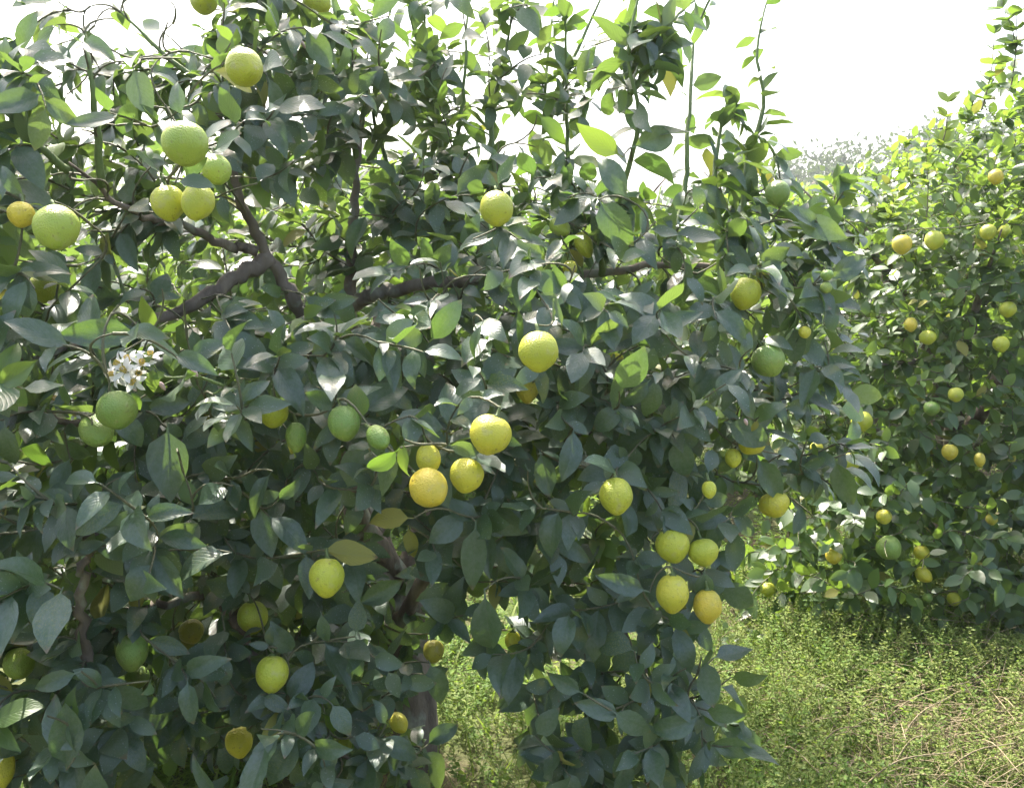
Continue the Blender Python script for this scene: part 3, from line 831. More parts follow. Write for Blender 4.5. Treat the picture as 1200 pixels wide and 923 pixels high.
for pts, ll, cnt, kd in SHOOTS:
    n = 5 * len(pts)
    pts = [np.asarray(q, float) + (rl_.normal(size=3) * [0.012, 0.02, 0.01] if 0 < i_ < len(pts) - 1 else rl_.normal(size=3) * [0.03, 0.03, 0.01] if i_ else 0) for i_, q in enumerate(pts)]
    p = spline(pts, n)
    p[1:] += rl_.normal(size=(n - 1, 3)) * 0.0011
    sk.add_path(p)
    link('branch', tube_mesh('shoot', p, np.linspace(0.0075, 0.0018, n), 7, M_SHOOT, 0.04, rb), tree1)
    cnt = int(cnt * 1.45)
    for i in range(cnt):
        f = 0.12 + 0.88 * (i + rl_.uniform(-0.9, 0.9)) / cnt
        if rl_.uniform() < 0.12 or math.sin(i * 1.1 + cnt) > 0.72: continue
        f = f + 0.02 * math.sin(i * 2.7)
        q = np.clip(f, 0, 1) * (n - 1); j = int(min(q, n - 2)); pt = p[j] + (p[j + 1] - p[j]) * (q - j)
        t = nrm(p[j + 1] - p[j]); a = nrm(np.cross(t, [0.9, 0.3, 0.1])); b = np.cross(t, a)
        ph = i * 2.4 + rl_.uniform(-0.4, 0.4); rad = a * math.cos(ph) + b * math.sin(ph)
        d = nrm(t * rl_.uniform(-0.35, 0.8) + rad + rl_.normal(size=3) * 0.28)
        nn = t * 0.7 + np.array([0, 0, 0.3]) - rad * 0.25 + rl_.normal(size=3) * 0.5
        L1.add(pt, d, nn, ll * 1.08 * rl_.uniform(0.6, 1.2) * (1.0 - 0.3 * f), int(rl_.integers(len(HI))), 1 if (kd or rl_.uniform() < 0.16) else 0)

def B(px, py, d, rx, ry, rz, w=1.0): return (at(px, py, d), np.array([rx, ry, rz]), w)
BLOBS1 = [
 B(120, 165, 1.66, .36, .30, .20, 2.3), B(300, 90, 1.85, .28, .24, .20, 2.0), B(190, 70, 1.75, .26, .2, .13, 2.6), B(110, 75, 1.65, .10, .12, .06, 2.0), B(30, 330, 1.52, .26, .26, .22),
 B(130, 470, 1.50, .34, .28, .26, 1.2), B(60, 700, 1.48, .30, .26, .28, 1.2), B(170, 860, 1.50, .36, .28, .20, 1.3),
 B(300, 430, 1.68, .26, .28, .20, 1.2), B(330, 590, 1.72, .26, .24, .20), B(350, 820, 1.62, .20, .20, .20, 1.3),
 B(450, 440, 1.66, .26, .28, .17, 1.2), B(470, 560, 1.66, .20, .18, .16, 1.2), B(600, 370, 1.72, .26, .28, .17, 1.2), B(620, 540, 1.74, .24, .24, .20, 1.3),
 B(720, 430, 1.78, .28, .28, .20, 1.2), B(620, 680, 1.78, .17, .20, .17, 1.2), B(740, 620, 1.82, .22, .22, .20, 1.1), B(850, 470, 1.95, .20, .26, .20, 1.1),
 B(880, 340, 2.0, .22, .26, .17), B(930, 270, 2.02, .14, .20, .13), B(950, 520, 2.02, .10, .20, .16), B(740, 790, 1.80, .20, .22, .24, 1.3),
 B(690, 860, 1.78, .16, .20, .14, 1.2), B(820, 860, 1.84, .09, .14, .12), B(580, 240, 2.05, .26, .26, .13, 0.9), B(740, 270, 1.95, .22, .26, .12, 0.9),
 B(410, 200, 2.1, .20, .20, .22, 0.5), B(860, 200, 2.1, .12, .16, .12, 0.8), B(430, 720, 1.9, .10, .12, .08, 0.6),
 (np.array([-0.75, 2.75, 1.25]), np.array([.75, .4, .5]), 0.10), (np.array([0.25, 2.85, 1.2]), np.array([.65, .35, .4]), 0.10),
 (np.array([-0.75, 2.35, 0.45]), np.array([.55, .4, .35]), 0.45), (np.array([-1.0, 3.0, 0.6]), np.array([.6, .3, .45]), 0.35),
 B(560, 110, 2.15, .34, .20, .10, 0.45), B(500, 40, 2.15, .34, .2, .09, 0.3), B(742, 60, 1.9, .10, .14, .12, 0.9), B(470, 800, 1.75, .07, .12, .09, 2.5), B(478, 890, 1.85, .06, .10, .08, 3.0), B(440, 870, 1.68, .07, .10, .07, 2.0), B(20, 760, 1.85, .2, .2, .35, 1.0), B(60, 600, 1.8, .25, .2, .2, 0.8), B(-60, 850, 1.6, .2, .2, .2, 1.0), B(200, 620, 1.75, .3, .2, .2, 0.8), B(250, 330, 2.1, .3, .15, .2, 0.4),
 (np.array([-1.3, 1.9, 1.0]), np.array([.35, .45, .6]), 0.5),
]
VOIDS1 = [(at(562, 868, d), np.array([.066 * d / 1.6, .22, .115 * d / 1.6])) for d in (1.3, 1.5, 1.7, 1.9, 2.1, 2.3)] + \
         [(at(905, 705, d), np.array([.09, .2, .07])) for d in (1.6, 1.8, 2.0, 2.2)] + \
         [(at(462, 680, d), np.array([.055, .14, .085])) for d in (1.45, 1.6, 1.75, 1.9, 2.1)] + \
         [(at(290, 300, d), np.array([.13, .12, .085])) for d in (1.4, 1.55, 1.7)] + [(at(395, 310, d), np.array([.06, .14, .08])) for d in (1.6, 1.8, 1.95)] + [(at(440, 338, 1.8), np.array([.08, .2, .025]))] + \
         [(at(770, 175, d), np.array([.05, .2, .05])) for d in (1.7, 1.9, 2.1, 2.3)] + \
         [(at(452, 160, d), np.array([.06, .2, .075])) for d in (1.8, 2.0, 2.2, 2.4)] + \
         [(at(760, 330, d), np.array([.07, .12, .035])) for d in (1.6, 1.75)] + \
         [(at(205, 700, d), np.array([.06, .12, .06])) for d in (1.4, 1.55)] + \
         [(np.array([0, 0.3, 1.35]), np.array([1.5, 0.85, 1.0]))]
tips1 = sample_blobs(BLOBS1, VOIDS1, 0.073, rl_, 17500)

# fruits: depth from their size in the photograph, within the outer shell of the crown
NEAR = {(502, 537): 1.40, (547, 556): 1.40, (502, 571): 1.34, (575, 508): 1.36, (443, 512): 1.34, (403, 495): 1.38, (347, 511): 1.45, (320, 482): 1.45, (113, 504): 1.36, (137, 480): 1.32,
        (25, 251): 1.34, (197, 237): 1.38, (232, 236): 1.36, (254, 199): 1.42, (788, 638): 1.62, (824, 646): 1.62, (788, 694): 1.58, (829, 709): 1.60, (831, 573): 1.6, (859, 536): 1.75, (882, 517): 1.74}
fruits1, stems1 = [], []
for q, s in enumerate(LEMONS):
    dpx = max(s[2], s[3])
    depth = float(np.clip(0.0625 * FPX / dpx, 1.28, 1.85))
    if dpx < 24: depth = 1.72
    if s[0] > 840: depth = max(depth, 1.76)
    depth = NEAR.get((s[0], s[1]), depth)
    c, st, ax, rad = make_lemon(s, depth, 'lemons on the near tree', 100 + q)
    fruits1.append((c, rad, s[5])); stems1.append(st)
ntip = len(tips1)
paths1 = grow_twigs(sk, np.vstack([tips1, np.array(stems1)]), rl_, 0.8)
# twigs that would cross a fruit are left out, unless a fruit hangs from them
def crossing(paths, fruits, nkeep):
    par, order = grow_twigs.parent, grow_twigs.order
    need = set()
    for k in range(nkeep, len(paths)):
        while k >= 0 and k not in need: need.add(k); k = par[k]
    bad = set()
    pts = np.array([[p[0] + (p[-1] - p[0]) * 0 if False else q for q in spline(p, 14)] for p in paths])
    x, y, d = proj(pts)
    hit = np.zeros(len(paths), bool)
    for c, rad, kf in fruits:
        if kf < 0.7: continue
        cx, cy, cd = [float(q) for q in proj(c)]; rp = rad * FPX / cd
        hit |= (((x - cx) ** 2 + (y - cy) ** 2 < rp * rp) & (d < cd)).any(1)
    for k in order:
        if k in need: continue
        if hit[k] or par[k] in bad: bad.add(k)
    return bad
bad1 = crossing(paths1, fruits1, ntip)
centre1 = np.array([-0.25, 2.35, 1.05])
to_cam = np.array([0.0, -0.42, 0.12])
for k, p in enumerate(paths1):
    fruit = k >= ntip
    if k in bad1: continue
    front = p[-1][1] < 2.3
    dress(L1, p, centre1, rl_, int(rl_.integers(3, 5)) if fruit else int(rl_.integers(6, 11)) + (3 if (p[-1][2] > 1.5 and p[-1][0] < -0.15) else 0), 0.046, 0.104, len(HI),
          young=0.05 if p[-1][2] < 1.5 else 0.12, yellow=0.010, face=to_cam if front else None, droop=0.28, reach=0.07 if fruit else 0.14)

# single leaves that stand out in the photograph: pixel, depth, direction of the tip in the picture, length px, pitch, roll, kind
HERO = [
 (112, 392, 1.34, 185, 96, 10, -20, 0), (230, 655, 1.36, 188, 72, 25, 38, 0), (448, 545, 1.27, 225, 52, 0, -35, 1), (470, 541, 1.27, 262, 46, 5, 30, 1),
 (452, 606, 1.50, 178, 60, 5, 5, 2), (482, 638, 1.56, 280, 42, 0, 0, 2), (60, 852, 1.30, 135, 84, 0, -20, 0), (78, 860, 1.30, 85, 84, 10, 10, 0),
 (556, 655, 1.52, 268, 84, -5, 0, 0), (572, 740, 1.52, 275, 92, 0, 8, 0), (727, 684, 1.58, 165, 66, 0, -10, 0), (998, 312, 1.80, 30, 64, 0, 10, 0),
 (545, 525, 1.36, 350, 40, 0, 10, 0), (640, 556, 1.60, 285, 56, 0, 0, 0), (800, 540, 1.66, 290, 56, 0, 10, 0), (880, 508, 1.70, 335, 62, 15, 10, 0),
 (715, 580, 1.56, 250, 44, 0, 0, 0), (785, 632, 1.68, 10, 30, 0, 0, 0), (195, 545, 1.44, 270, 90, 5, -12, 0), (8, 525, 1.3, 275, 60, 0, 0, 0),
 (700, 165, 1.72, 150, 66, 10, -20, 1), (770, 162, 1.76, 20, 62, 0, 10, 0), (715, 205, 1.70, 130, 70, 10, -15, 0), (720, 262, 1.66, 300, 70, 20, 20, 0),
 (300, 580, 1.50, 240, 62, 20, 30, 0), (338, 575, 1.50, 40, 40, 25, 30, 0), (205, 165, 1.45, 100, 40, 40, 0, 0), (520, 378, 1.50, 50, 66, 35, 20, 0),
 (555, 400, 1.48, 245, 48, 10, 35, 0), (765, 470, 1.62, 260, 56, 0, 0, 0), (745, 465, 1.62, 230, 50, 0, -10, 0), (710, 490, 1.60, 200, 48, 0, 10, 0),
 (420, 470, 1.38, 95, 48, 10, 10, 1), (20, 440, 1.22, 30, 62, 10, -10, 1), (8, 420, 1.24, 75, 56, 0, 20, 1), (40, 530, 1.45, 300, 60, 0, 20, 1),
 (380, 740, 1.52, 280, 46, 0, 0, 0), (420, 722, 1.56, 80, 42, 0, 10, 0), (320, 455, 1.48, 290, 40, 0, 0, 0), (650, 150, 1.9, 320, 50, 10, 0, 1),
 (325, 825, 1.5, 340, 44, 20, -10, 0), (105, 640, 1.36, 20, 40, 15, 0, 0), (60, 800, 1.3, 200, 60, 20, 0, 0), (700, 830, 1.56, 160, 60, 10, 10, 0),
 (745, 850, 1.55, 330, 62, 10, 0, 0), (790, 855, 1.6, 205, 66, 10, -10, 0), (830, 800, 1.66, 285, 60, 0, -20, 0), (660, 800, 1.55, 150, 52, 10, 0, 0),
 (905, 565, 1.78, 300, 66, 5, 10, 0), (990, 570, 1.85, 290, 68, 0, 30, 0), (965, 265, 1.82, 345, 68, 30, 0, 0), (940, 255, 1.82, 160, 58, 25, 0, 0),
 (227, 210, 1.26, 5, 46, 20, 0, 0), (862, 645, 1.7, 270, 50, 0, 0, 0), (825, 690, 1.6, 268, 44, 0, 0, 0), (885, 500, 1.66, 250, 18, 0, 0, 2),
]
for px, py, d, ang, lpx, pit, rol, kd in HERO:
    a = R(ang)
    dr = RIGHT * math.cos(a) + UP * math.sin(a)
    nn = -FWD + UP * 0.25
    side = np.cross(dr, nn)
    dr2 = nrm(dr * math.cos(R(pit)) + (-FWD) * math.sin(R(pit)))
    nn2 = nn * math.cos(R(rol)) + side * math.sin(R(rol))
    ln = lpx * d / FPX
    c = at(px, py, d)
    L1.add(c - dr2 * ln * 0.5, dr2, nn2, ln, int(rl_.integers(len(HI))), kd, True)
hero_bases = [(p, dd) for p, dd, kp in zip(L1.p, L1.d, L1.keep) if kp]
paths1 = [p for k, p in enumerate(paths1) if k not in bad1]
sk2 = Skeleton(); sk2.P = list(sk.P) + [q for p in paths1 for q in p[1:]]
sk2.D = list(sk.D) + [q for p in paths1 for q in nrm(np.gradient(p, axis=0))[1:]]
paths1 += grow_twigs(sk2, np.array([p - dd * 0.004 for p, dd in hero_bases]), rl_, 0.8)
L1.freeze()
# the leaves that stand out are not covered by others either
hm = L1.keep.copy()
def bare(pts, step, rad):
    out = []
    for a, b in zip(pts[:-1], pts[1:]):
        for t in np.arange(0, 1, step): out.append((np.asarray(a) + (np.asarray(b) - a) * t, rad, 1.0))
    return out
open_wood = bare([at(352, 364, 1.92), at(318, 305, 1.86), at(288, 248, 1.82), at(274, 205, 1.80)], 0.16, 0.015) + bare([at(312, 306, 1.855), at(262, 334, 1.80), at(195, 370, 1.72)], 0.14, 0.016) \
    + bare([at(425, 352, 2.07), at(445, 342, 2.03), at(500, 331, 1.98), at(555, 328, 1.95)], 0.2, 0.014) + bare([at(690, 321, 1.92), at(780, 312, 1.94)], 0.09, 0.012) \
    + bare([at(97, 720, 1.45), at(104, 640, 1.42)], 0.15, 0.008)
L1 = clear_fruit(L1, fruits1 + open_wood + [(at(160, 434, 1.335), 0.045, 1.0)], HI)
hc = (L1.p + L1.d * (L1.l * 0.5)[:, None])
hx_, hy_, hd_ = proj(hc)
drop = np.zeros(len(hd_), bool)
for i in np.nonzero(L1.keep)[0]:
    drop |= (~L1.keep) & ((hx_ - hx_[i]) ** 2 + (hy_ - hy_[i]) ** 2 < (L1.l[i] * FPX / hd_[i] * 0.42) ** 2) & (hd_ < hd_[i] + 0.02)
drop |= (hd_ < 1.08) & ~L1.keep
# gaps in the crown where the sun gets through to blossoms and outer leaves
SUNGAPS = [(at(155, 432, 1.34), 0.085), (at(230, 440, 1.4), 0.05), (at(230, 652, 1.36), 0.045), (at(210, 165, 1.45), 0.05), (at(565, 400, 1.5), 0.05), (at(500, 375, 1.5), 0.05), (at(320, 585, 1.5), 0.05), (at(840, 400, 1.9), 0.06), (at(725, 684, 1.58), 0.03), (at(12, 815, 1.3), 0.04), (at(430, 760, 1.6), 0.04), (at(110, 330, 1.5), 0.05)]
sv = np.array(sun_vec)
for c, rad in SUNGAPS:
    for f_ in (0.1, 0.5, 0.9):
        v_ = L1.p + L1.d * (L1.l * f_)[:, None] - c; t_ = v_ @ sv
        drop |= (t_ > 0.05) & (np.linalg.norm(v_ - t_[:, None] * sv, axis=1) < rad) & ~L1.keep
L1 = L1.sel(~drop)
top = seen_leaves(L1, MID, 300)
mask = np.ones(len(L1.l), bool); mask[top] = False
rest = L1.sel(mask)
V, F, UVs, K, _ = rest.world(MID)
link('twigs', twig_mesh('twigs', paths1, M_TWIG), tree1, kind='stuff')
link('crown', mesh_np('crown', V, F, UVs, K, LEAF_MATS), tree1, kind='stuff')
for i in top: leaf_object(L1, i, HI, 'hi', tree1, LEAF_MATS)
print('near tree leaves', len(L1.l), 'tips', ntip)

# blossoms on the near tree
def petal_mesh():
    V, UV, F = leaf_shape(6, 3, 0.45, 0.35, 0, 0, False, 0.21, 0.58)
    return mesh_np('petal', V, F, UV, mats=[M_PETAL])
PETAL = petal_mesh()
def blossom(px, py, d, size, face, seed):
    r = random.Random(seed)
    c = at(px, py, d)
    o = tube_mesh('blossom', np.array([[0, 0, -0.010], [0, 0, -0.004], [0, 0, 0.001]]), [0.0015, 0.003, 0.0035], 7, M_CALYX)
    b = bpy.data.objects.new('blossom', o); COL.objects.link(b); b.parent = tree1
    q = Vector(nrm(face)).to_track_quat('Z', 'Y')
    b.matrix_local = Matrix.Translation(Vector(c) - tree1.location) @ q.to_matrix().to_4x4()
    for k in range(5):
        a = k * 2 * math.pi / 5 + r.uniform(-0.2, 0.2)
        p = bpy.data.objects.new('petal', PETAL); COL.objects.link(p); p.parent = b
        p.matrix_local = Matrix.Rotation(a, 4, 'Z') @ Matrix.Rotation(R(r.uniform(25, 65)), 4, 'X') @ Matrix.Scale(size, 4)
    VV, FF, off = [], [], 0
    for k in range(10):
        a = k * 0.63; e = np.array([math.cos(a) * 0.0035, math.sin(a) * 0.0035, size * 0.5])
        V, F, _ = tube(np.array([[math.cos(a) * 0.002, math.sin(a) * 0.002, 0], e * [1, 1, 0.9], e]), [0.0006, 0.0007, 0.0014], 4)
        VV.append(V); FF.append(F + off); off += len(V)
    s = bpy.data.objects.new('stamens', mesh_np('stamens', np.vstack(VV), np.vstack(FF), mats=[M_STAMEN])); COL.objects.link(s); s.parent = b
    return c
bl = []
for k, (px, py, d, sz, fc) in enumerate([(143, 428, 1.33, .023, (-.7, -.6, .5)), (152, 424, 1.34, .022, (-.2, -.6, .8)), (158, 445, 1.33, .022, (-.1, -.8, -.2)), (176, 420, 1.34, .022, (.2, -.4, .9)),
        (136, 438, 1.34, .024, (-.6, -.7, .1)), (148, 436, 1.325, .024, (-.1, -.8, .5)), (166, 428, 1.33, .022, (.3, -.6, .6)), (66, 468, 1.42, .013, (0, -.8, .5)), (88, 485, 1.42, .013, (.3, -.8, .4)), (163, 437, 1.34, .014, (.3, -.9, .1))]):
    bl.append(blossom(px, py, d, sz, fc, 40 + k))
for k, (px, py, d) in enumerate([(228, 436, 1.35), (355, 52, 1.7), (874, 494, 1.66), (190, 452, 1.35)]):
    c = at(px, py, d)
    me = tube_mesh('bud', np.array([[0, 0, -0.008], [0, 0, -0.004], [0, 0, 0.001], [0, 0, 0.005], [0, 0, 0.007]]), [0.001, 0.0028, 0.0036, 0.0026, 0.0006], 7, M_BUD)
    b = bpy.data.objects.new('bud', me); COL.objects.link(b); b.parent = tree1
    b.matrix_local = Matrix.Translation(Vector(c) - tree1.location) @ Vector((-.4, -.3, .8)).to_track_quat('Z', 'Y').to_matrix().to_4x4(); bl.append(c)
sp = spline([at(262, 452, 1.40), at(232, 442, 1.37), at(195, 442, 1.35), at(150, 432, 1.345)], 16)
link('branch', tube_mesh('flower_twig', sp, np.linspace(0.003, 0.0012, 16), 6, M_SHOOT), tree1)
fp = Skeleton(); fp.add_path(sp); fp.P += sk2.P[::3]; fp.D += sk2.D[::3]
link('twigs', twig_mesh('flower_stalks', grow_twigs(fp, np.array(bl + [at(262, 452, 1.40)]), rl_), M_SHOOT, 0.0010, 0.0009), tree1, kind='stuff')
FL = Leaves()
for px, py, ang, lpx in [(178, 447, 265, 32), (206, 424, 75, 26), (172, 418, 60, 24), (196, 420, 110, 22), (185, 440, 200, 18), (160, 470, 300, 26)]:
    a = R(ang); dr = RIGHT * math.cos(a) + UP * math.sin(a); c = at(px, py, 1.33); ln = lpx * 1.33 / FPX
    FL.add(c - dr * ln * 0.5, dr, -FWD + UP * 0.4 + rl_.normal(size=3) * 0.3, ln, int(rl_.integers(len(HI))), 1, True)
FL.freeze()
for i in range(len(FL.l)): leaf_object(FL, i, HI, 'hi', tree1, LEAF_MATS)

# ------------------------------------------------------------------ the farther lemon tree
BM = [M_BACK, M_BYOUNG, M_YELLOW]
base2 = np.array([2.05, 4.35, float(ground_z(2.05, 4.35)) - 0.03])
SH2 = np.array([-0.30, -0.70, 0.0])
tree2 = empty('lemon_tree', base2 + np.array([0, 0, 0.03]))
tag(tree2, 'farther dense lemon tree with small glittering leaves, its skirt reaching the weeds', 'tree', 'lemon trees of the orchard')
r2 = np.random.default_rng(8)
sk = Skeleton()
f2 = base2 + np.array([0.02, 0, 0.5])
link('trunk', tube_mesh('trunk', spline([base2, base2 + [0.02, 0, 0.25], f2], 8), np.linspace(0.10, 0.07, 8), 10, M_BARK, 0.06, r2), tree2)
for e in ([1.6, 4.2, 1.0], [2.1, 4.2, 1.5], [2.9, 4.3, 1.3], [1.5, 4.7, 1.7], [2.5, 5.2, 1.6], [3.2, 5.3, 1.6], [2.0, 5.6, 1.8], [1.55, 4.15, 0.55], [2.4, 4.1, 0.6], [3.0, 4.4, 0.6]):
    e = np.array(e) + SH2; mid = (f2 + e) / 2 + np.array([0, 0, 0.12]) + r2.normal(size=3) * 0.06
    p = spline([f2, mid, e], 14); sk.add_path(p)
    link('branch', tube_mesh('branch', p, np.interp(np.linspace(0, 1, 14), [0, 0.75, 1], [0.036, 0.010, 0.003]), 7, M_BARK, 0.05, r2), tree2)
BLOBS2 = [(np.array(c) + SH2, np.array(s), w) for c, s, w in [
 ([1.75, 4.45, 0.85], [.42, .42, .40], 1.0), ([2.3, 4.35, 0.75], [.50, .40, .42], 1.0), ([2.9, 4.5, 0.75], [.5, .4, .42], 1.0),
 ([1.75, 4.6, 1.22], [.42, .42, .34], 1.0), ([2.3, 4.6, 1.36], [.55, .45, .36], 1.0), ([2.95, 4.7, 1.55], [.5, .45, .5], 1.0),
 ([2.35, 5.2, 1.55], [.7, .6, .35], 0.5), ([3.1, 5.2, 1.85], [.5, .5, .45], 0.8), ([1.5, 4.75, 1.05], [.25, .3, .35], 0.8), ([2.6, 5.6, 1.1], [.8, .5, .7], 0.2),
 ([1.62, 4.15, 0.36], [.32, .25, .27], 2.2), ([2.2, 4.05, 0.32], [.42, .25, .26], 2.2), ([2.85, 4.2, 0.33], [.45, .3, .28], 2.2), ([1.5, 4.5, 0.55], [.24, .25, .3], 1.6), ([2.2, 4.6, 0.5], [.7, .2, .4], 0.8)]]
BLOBS2 += [(at(px_, py_, d_), np.array(r_), w_) for px_, py_, d_, r_, w_ in [(990, 655, 3.30, (.22, .18, .14), 3.0), (1080, 670, 3.25, (.26, .18, .13), 3.0), (1170, 660, 3.3, (.26, .2, .15), 3.0), (1010, 560, 3.35, (.2, .2, .15), 2.0),
    (1100, 230, 3.9, (.36, .25, .17), 1.2), (1170, 190, 3.9, (.3, .25, .2), 1.2), (1020, 250, 4.0, (.24, .25, .14), 1.0)]]
BLOBS2 += [(np.array([x_, 3.27, 0.31]), np.array([.24, .15, .25]), 3.0) for x_ in (1.12, 1.45, 1.8, 2.15)]
BLOBS2 += [(at(1190, 125, 4.0), np.array([.22, .3, .2]), 1.2), (at(1130, 190, 4.0), np.array([.3, .3, .16]), 0.9)]
BLOBS2.append((at(915, 685, 3.55), np.array([.24, .22, .15]), 3.0))
tips2 = sample_blobs(BLOBS2, [], 0.092, r2, 9000)
fruits2, stems2 = [], []
for q, s in enumerate(LEMONS2):
    depth = 3.30 if s[1] > 580 else (3.38 if s[1] > 430 else (3.5 if s[1] > 240 else 3.65))
    if s[0] < 965: depth = 3.45
    c, st, ax, rad = make_lemon(s, depth, s[8] or 'lemons on the farther tree', 300 + q)
    fruits2.append((c, rad, s[5])); stems2.append(st)
nt2 = len(tips2)
paths2 = grow_twigs(sk, np.vstack([tips2, np.array(stems2)]), r2, 0.8)
L2 = Leaves(); c2 = np.array([2.05, 4.3, 0.85])
for k, p in enumerate(paths2):
    dress(L2, p, c2, r2, int(r2.integers(2, 4)) if k >= nt2 else int(r2.integers(7, 11)), 0.055, 0.092, len(LO), young=0.10 if p[-1][2] > 1.4 else 0.02, yellow=0.012, reach=0.17)
# bright new shoots standing out of its top
for a0, a1 in [((1082, 285), (1085, 180)), ((1040, 262), (1046, 225)), ((1150, 130), (1165, 40)), ((1185, 100), (1190, 0)), ((1100, 180), (1110, 120)), ((1190, 60), (1175, 10))]:
    p = spline([at(a0[0], a0[1], 3.75), at((a0[0] + a1[0]) / 2 + 4, (a0[1] + a1[1]) / 2, 3.7), at(a1[0], a1[1], 3.65)], 6); paths2.append(p)
    hi_ = a0[0] > 1140
    for rep in range(4):
        dress(L2, p, p[0] - [0, -0.5, 0.5], r2, 7, 0.06, 0.10, len(LO), young=0.0 if hi_ else 1.0, reach=0.3)
L2.freeze()
L2 = clear_fruit(L2, fruits2, LO)
top = seen_leaves(L2, LO, 300)
mask = np.ones(len(L2.l), bool); mask[top] = False
V, F, UVs, K, _ = L2.sel(mask).world(LO)
link('twigs', twig_mesh('twigs', paths2, M_TWIG), tree2, kind='stuff')
link('crown', mesh_np('crown', V, F, UVs, K, BM), tree2, kind='stuff')
for i in top: leaf_object(L2, i, LO, 'lo', tree2, BM)
print('farther tree leaves', len(L2.l))

# ------------------------------------------------------------------ the orchard behind
def orchard_proto(seed, wide, tall):
    r = np.random.default_rng(seed); sk = Skeleton()
    limbs = []
    for k in range(8):
        a = k * 0.8 + r.uniform(-0.2, 0.2); rr = wide * r.uniform(0.45, 0.75)
        e = np.array([rr * math.cos(a), rr * math.sin(a), tall * r.uniform(0.45, 0.9)])
        p = spline([[0, 0, 0.4], e * [0.5, 0.5, 0.6] + [0, 0, 0.25], e], 10); sk.add_path(p); limbs.append(p)
    blobs = []
    for k in range(11):
        a = k * 2.4; rr = wide * math.sqrt((k + 0.3) / 11) * 0.72
        blobs.append((np.array([rr * math.cos(a), rr * math.sin(a), tall * (0.72 - 0.34 * (rr / wide)) + r.uniform(-0.15, 0.15)]), np.array([wide * 0.36, wide * 0.36, tall * 0.26]), 1.0))
    blobs.append((np.array([0, 0, tall * 0.4]), np.array([wide * 0.85, wide * 0.85, tall * 0.30]), 0.7))
    tips = sample_blobs(blobs, [], 0.13, r, 5000)
    paths = grow_twigs(sk, tips, r)
    L = Leaves()
    for p in paths: dress(L, p, np.array([0, 0, tall * 0.45]), r, int(r.integers(7, 10)), 0.075, 0.12, len(LO), young=0.16 if p[-1][2] > tall * 0.65 else 0.04, yellow=0.01, reach=0.2)
    L.freeze(); V, F, UVs, K, _ = L.world(LO)
    crown = mesh_np('crown', V, F, UVs, K, BM)
    wood = limbs + paths
    VV, FF, off = [], [], 0
    for p in limbs:
        v, f, _ = tube(p, np.linspace(0.04, 0.008, len(p)), 6); VV.append(v); FF.append(f + off); off += len(v)
    branches = mesh_np('branches', np.vstack(VV), np.vstack(FF), mats=[M_BARK])
    twigs = twig_mesh('twigs', paths, M_TWIG, sides=3)
    trunk = tube_mesh('trunk', spline([[0, 0, -0.06], [0.02, 0.01, 0.2], [0, 0, 0.45]], 8), np.linspace(0.10, 0.06, 8), 9, M_BARK, 0.06, r)
    return crown, branches, twigs, trunk
PROTO = [orchard_proto(50, 1.15, 2.15), orchard_proto(51, 1.25, 2.4)]
def orchard_tree(x, y, k, rot, sc, label, group='lemon trees of the orchard'):
    e = empty('lemon_tree', (x, y, float(ground_z(x, y)))); e.rotation_euler = (0, 0, rot); e.scale = (sc, sc, sc)
    tag(e, label, 'tree', group)
    for nm, me, kd in zip(('crown', 'branches', 'twigs', 'trunk'), PROTO[k], ('stuff', 'stuff', 'stuff', None)):
        o = bpy.data.objects.new(nm, me); COL.objects.link(o); o.parent = e
        if kd: o['kind'] = kd
LB = 'sunlit lemon tree standing in the row behind the big near tree'
for x, y, k, rot, sc in [(-2.9, 5.3, 0, 0.3, 1.0), (-0.9, 5.6, 1, 1.4, 1.0), (0.75, 6.1, 0, 2.2, 0.95), (-4.6, 7.4, 1, 0.7, 1.0), (-2.0, 8.0, 0, 3.0, 1.05), (0.4, 8.6, 1, 4.1, 1.0)]:
    orchard_tree(x, y, k, rot, sc, LB, 'sunlit lemon trees behind the near tree')
LB2 = 'pale lemon tree showing over the shoulder of the farther tree below the hill'
for x, y, k, rot, sc in [(3.0, 7.6, 1, 5.2, 1.08), (2.4, 9.6, 0, 0.9, 1.15), (4.6, 7.2, 1, 2.4, 1.25), (4.6, 10.2, 1, 1.9, 1.3), (6.2, 9.0, 0, 2.9, 1.25), (3.6, 13.0, 1, 3.7, 1.25), (6.6, 13.5, 0, 0.2, 1.4)]:
    orchard_tree(x, y, k, rot, sc, LB2, 'lemon trees beyond the farther tree')

# distant wood on the hill
r4 = np.random.default_rng(77)
WL = Leaves()
wx, wy = r4.uniform(-50, 75, 1700), r4.uniform(34, 72, 1700)
wz = hill_z(wx, wy); m = wz > -0.3; wx, wy, wz = wx[m], wy[m], wz[m]
ws = r4.uniform(0.6, 1.6, len(wx)); nw, q = len(wx), 48
v = nrm(r4.normal(size=(nw, q, 3))) * [1, 1, 0.85] * ws[:, None, None] * r4.uniform(0.55, 1.0, (nw, q, 1))
WL.p = (np.stack([wx, wy, np.maximum(wz, 0) + ws * 0.9], -1)[:, None] + v).reshape(-1, 3)
v = v.reshape(-1, 3)
WL.d = v + r4.normal(size=v.shape) * 0.8; WL.n = v + [0, 0, 0.6] + r4.normal(size=v.shape) * 0.5
WL.l = r4.uniform(0.3, 0.6, len(v)); WL.v = r4.integers(len(TINY), size=len(v)); WL.k = np.zeros(len(v), int); WL.keep = np.zeros(len(v), bool)
WL.freeze(); V, F, UVs, K, _ = WL.world(TINY)
o = link('distant_wood', mesh_np('distant_wood', V, F, UVs, K, [M_WOOD]))
tag(o, 'hazy grey-green wooded hillside beyond the orchard', 'wood', kind='stuff')

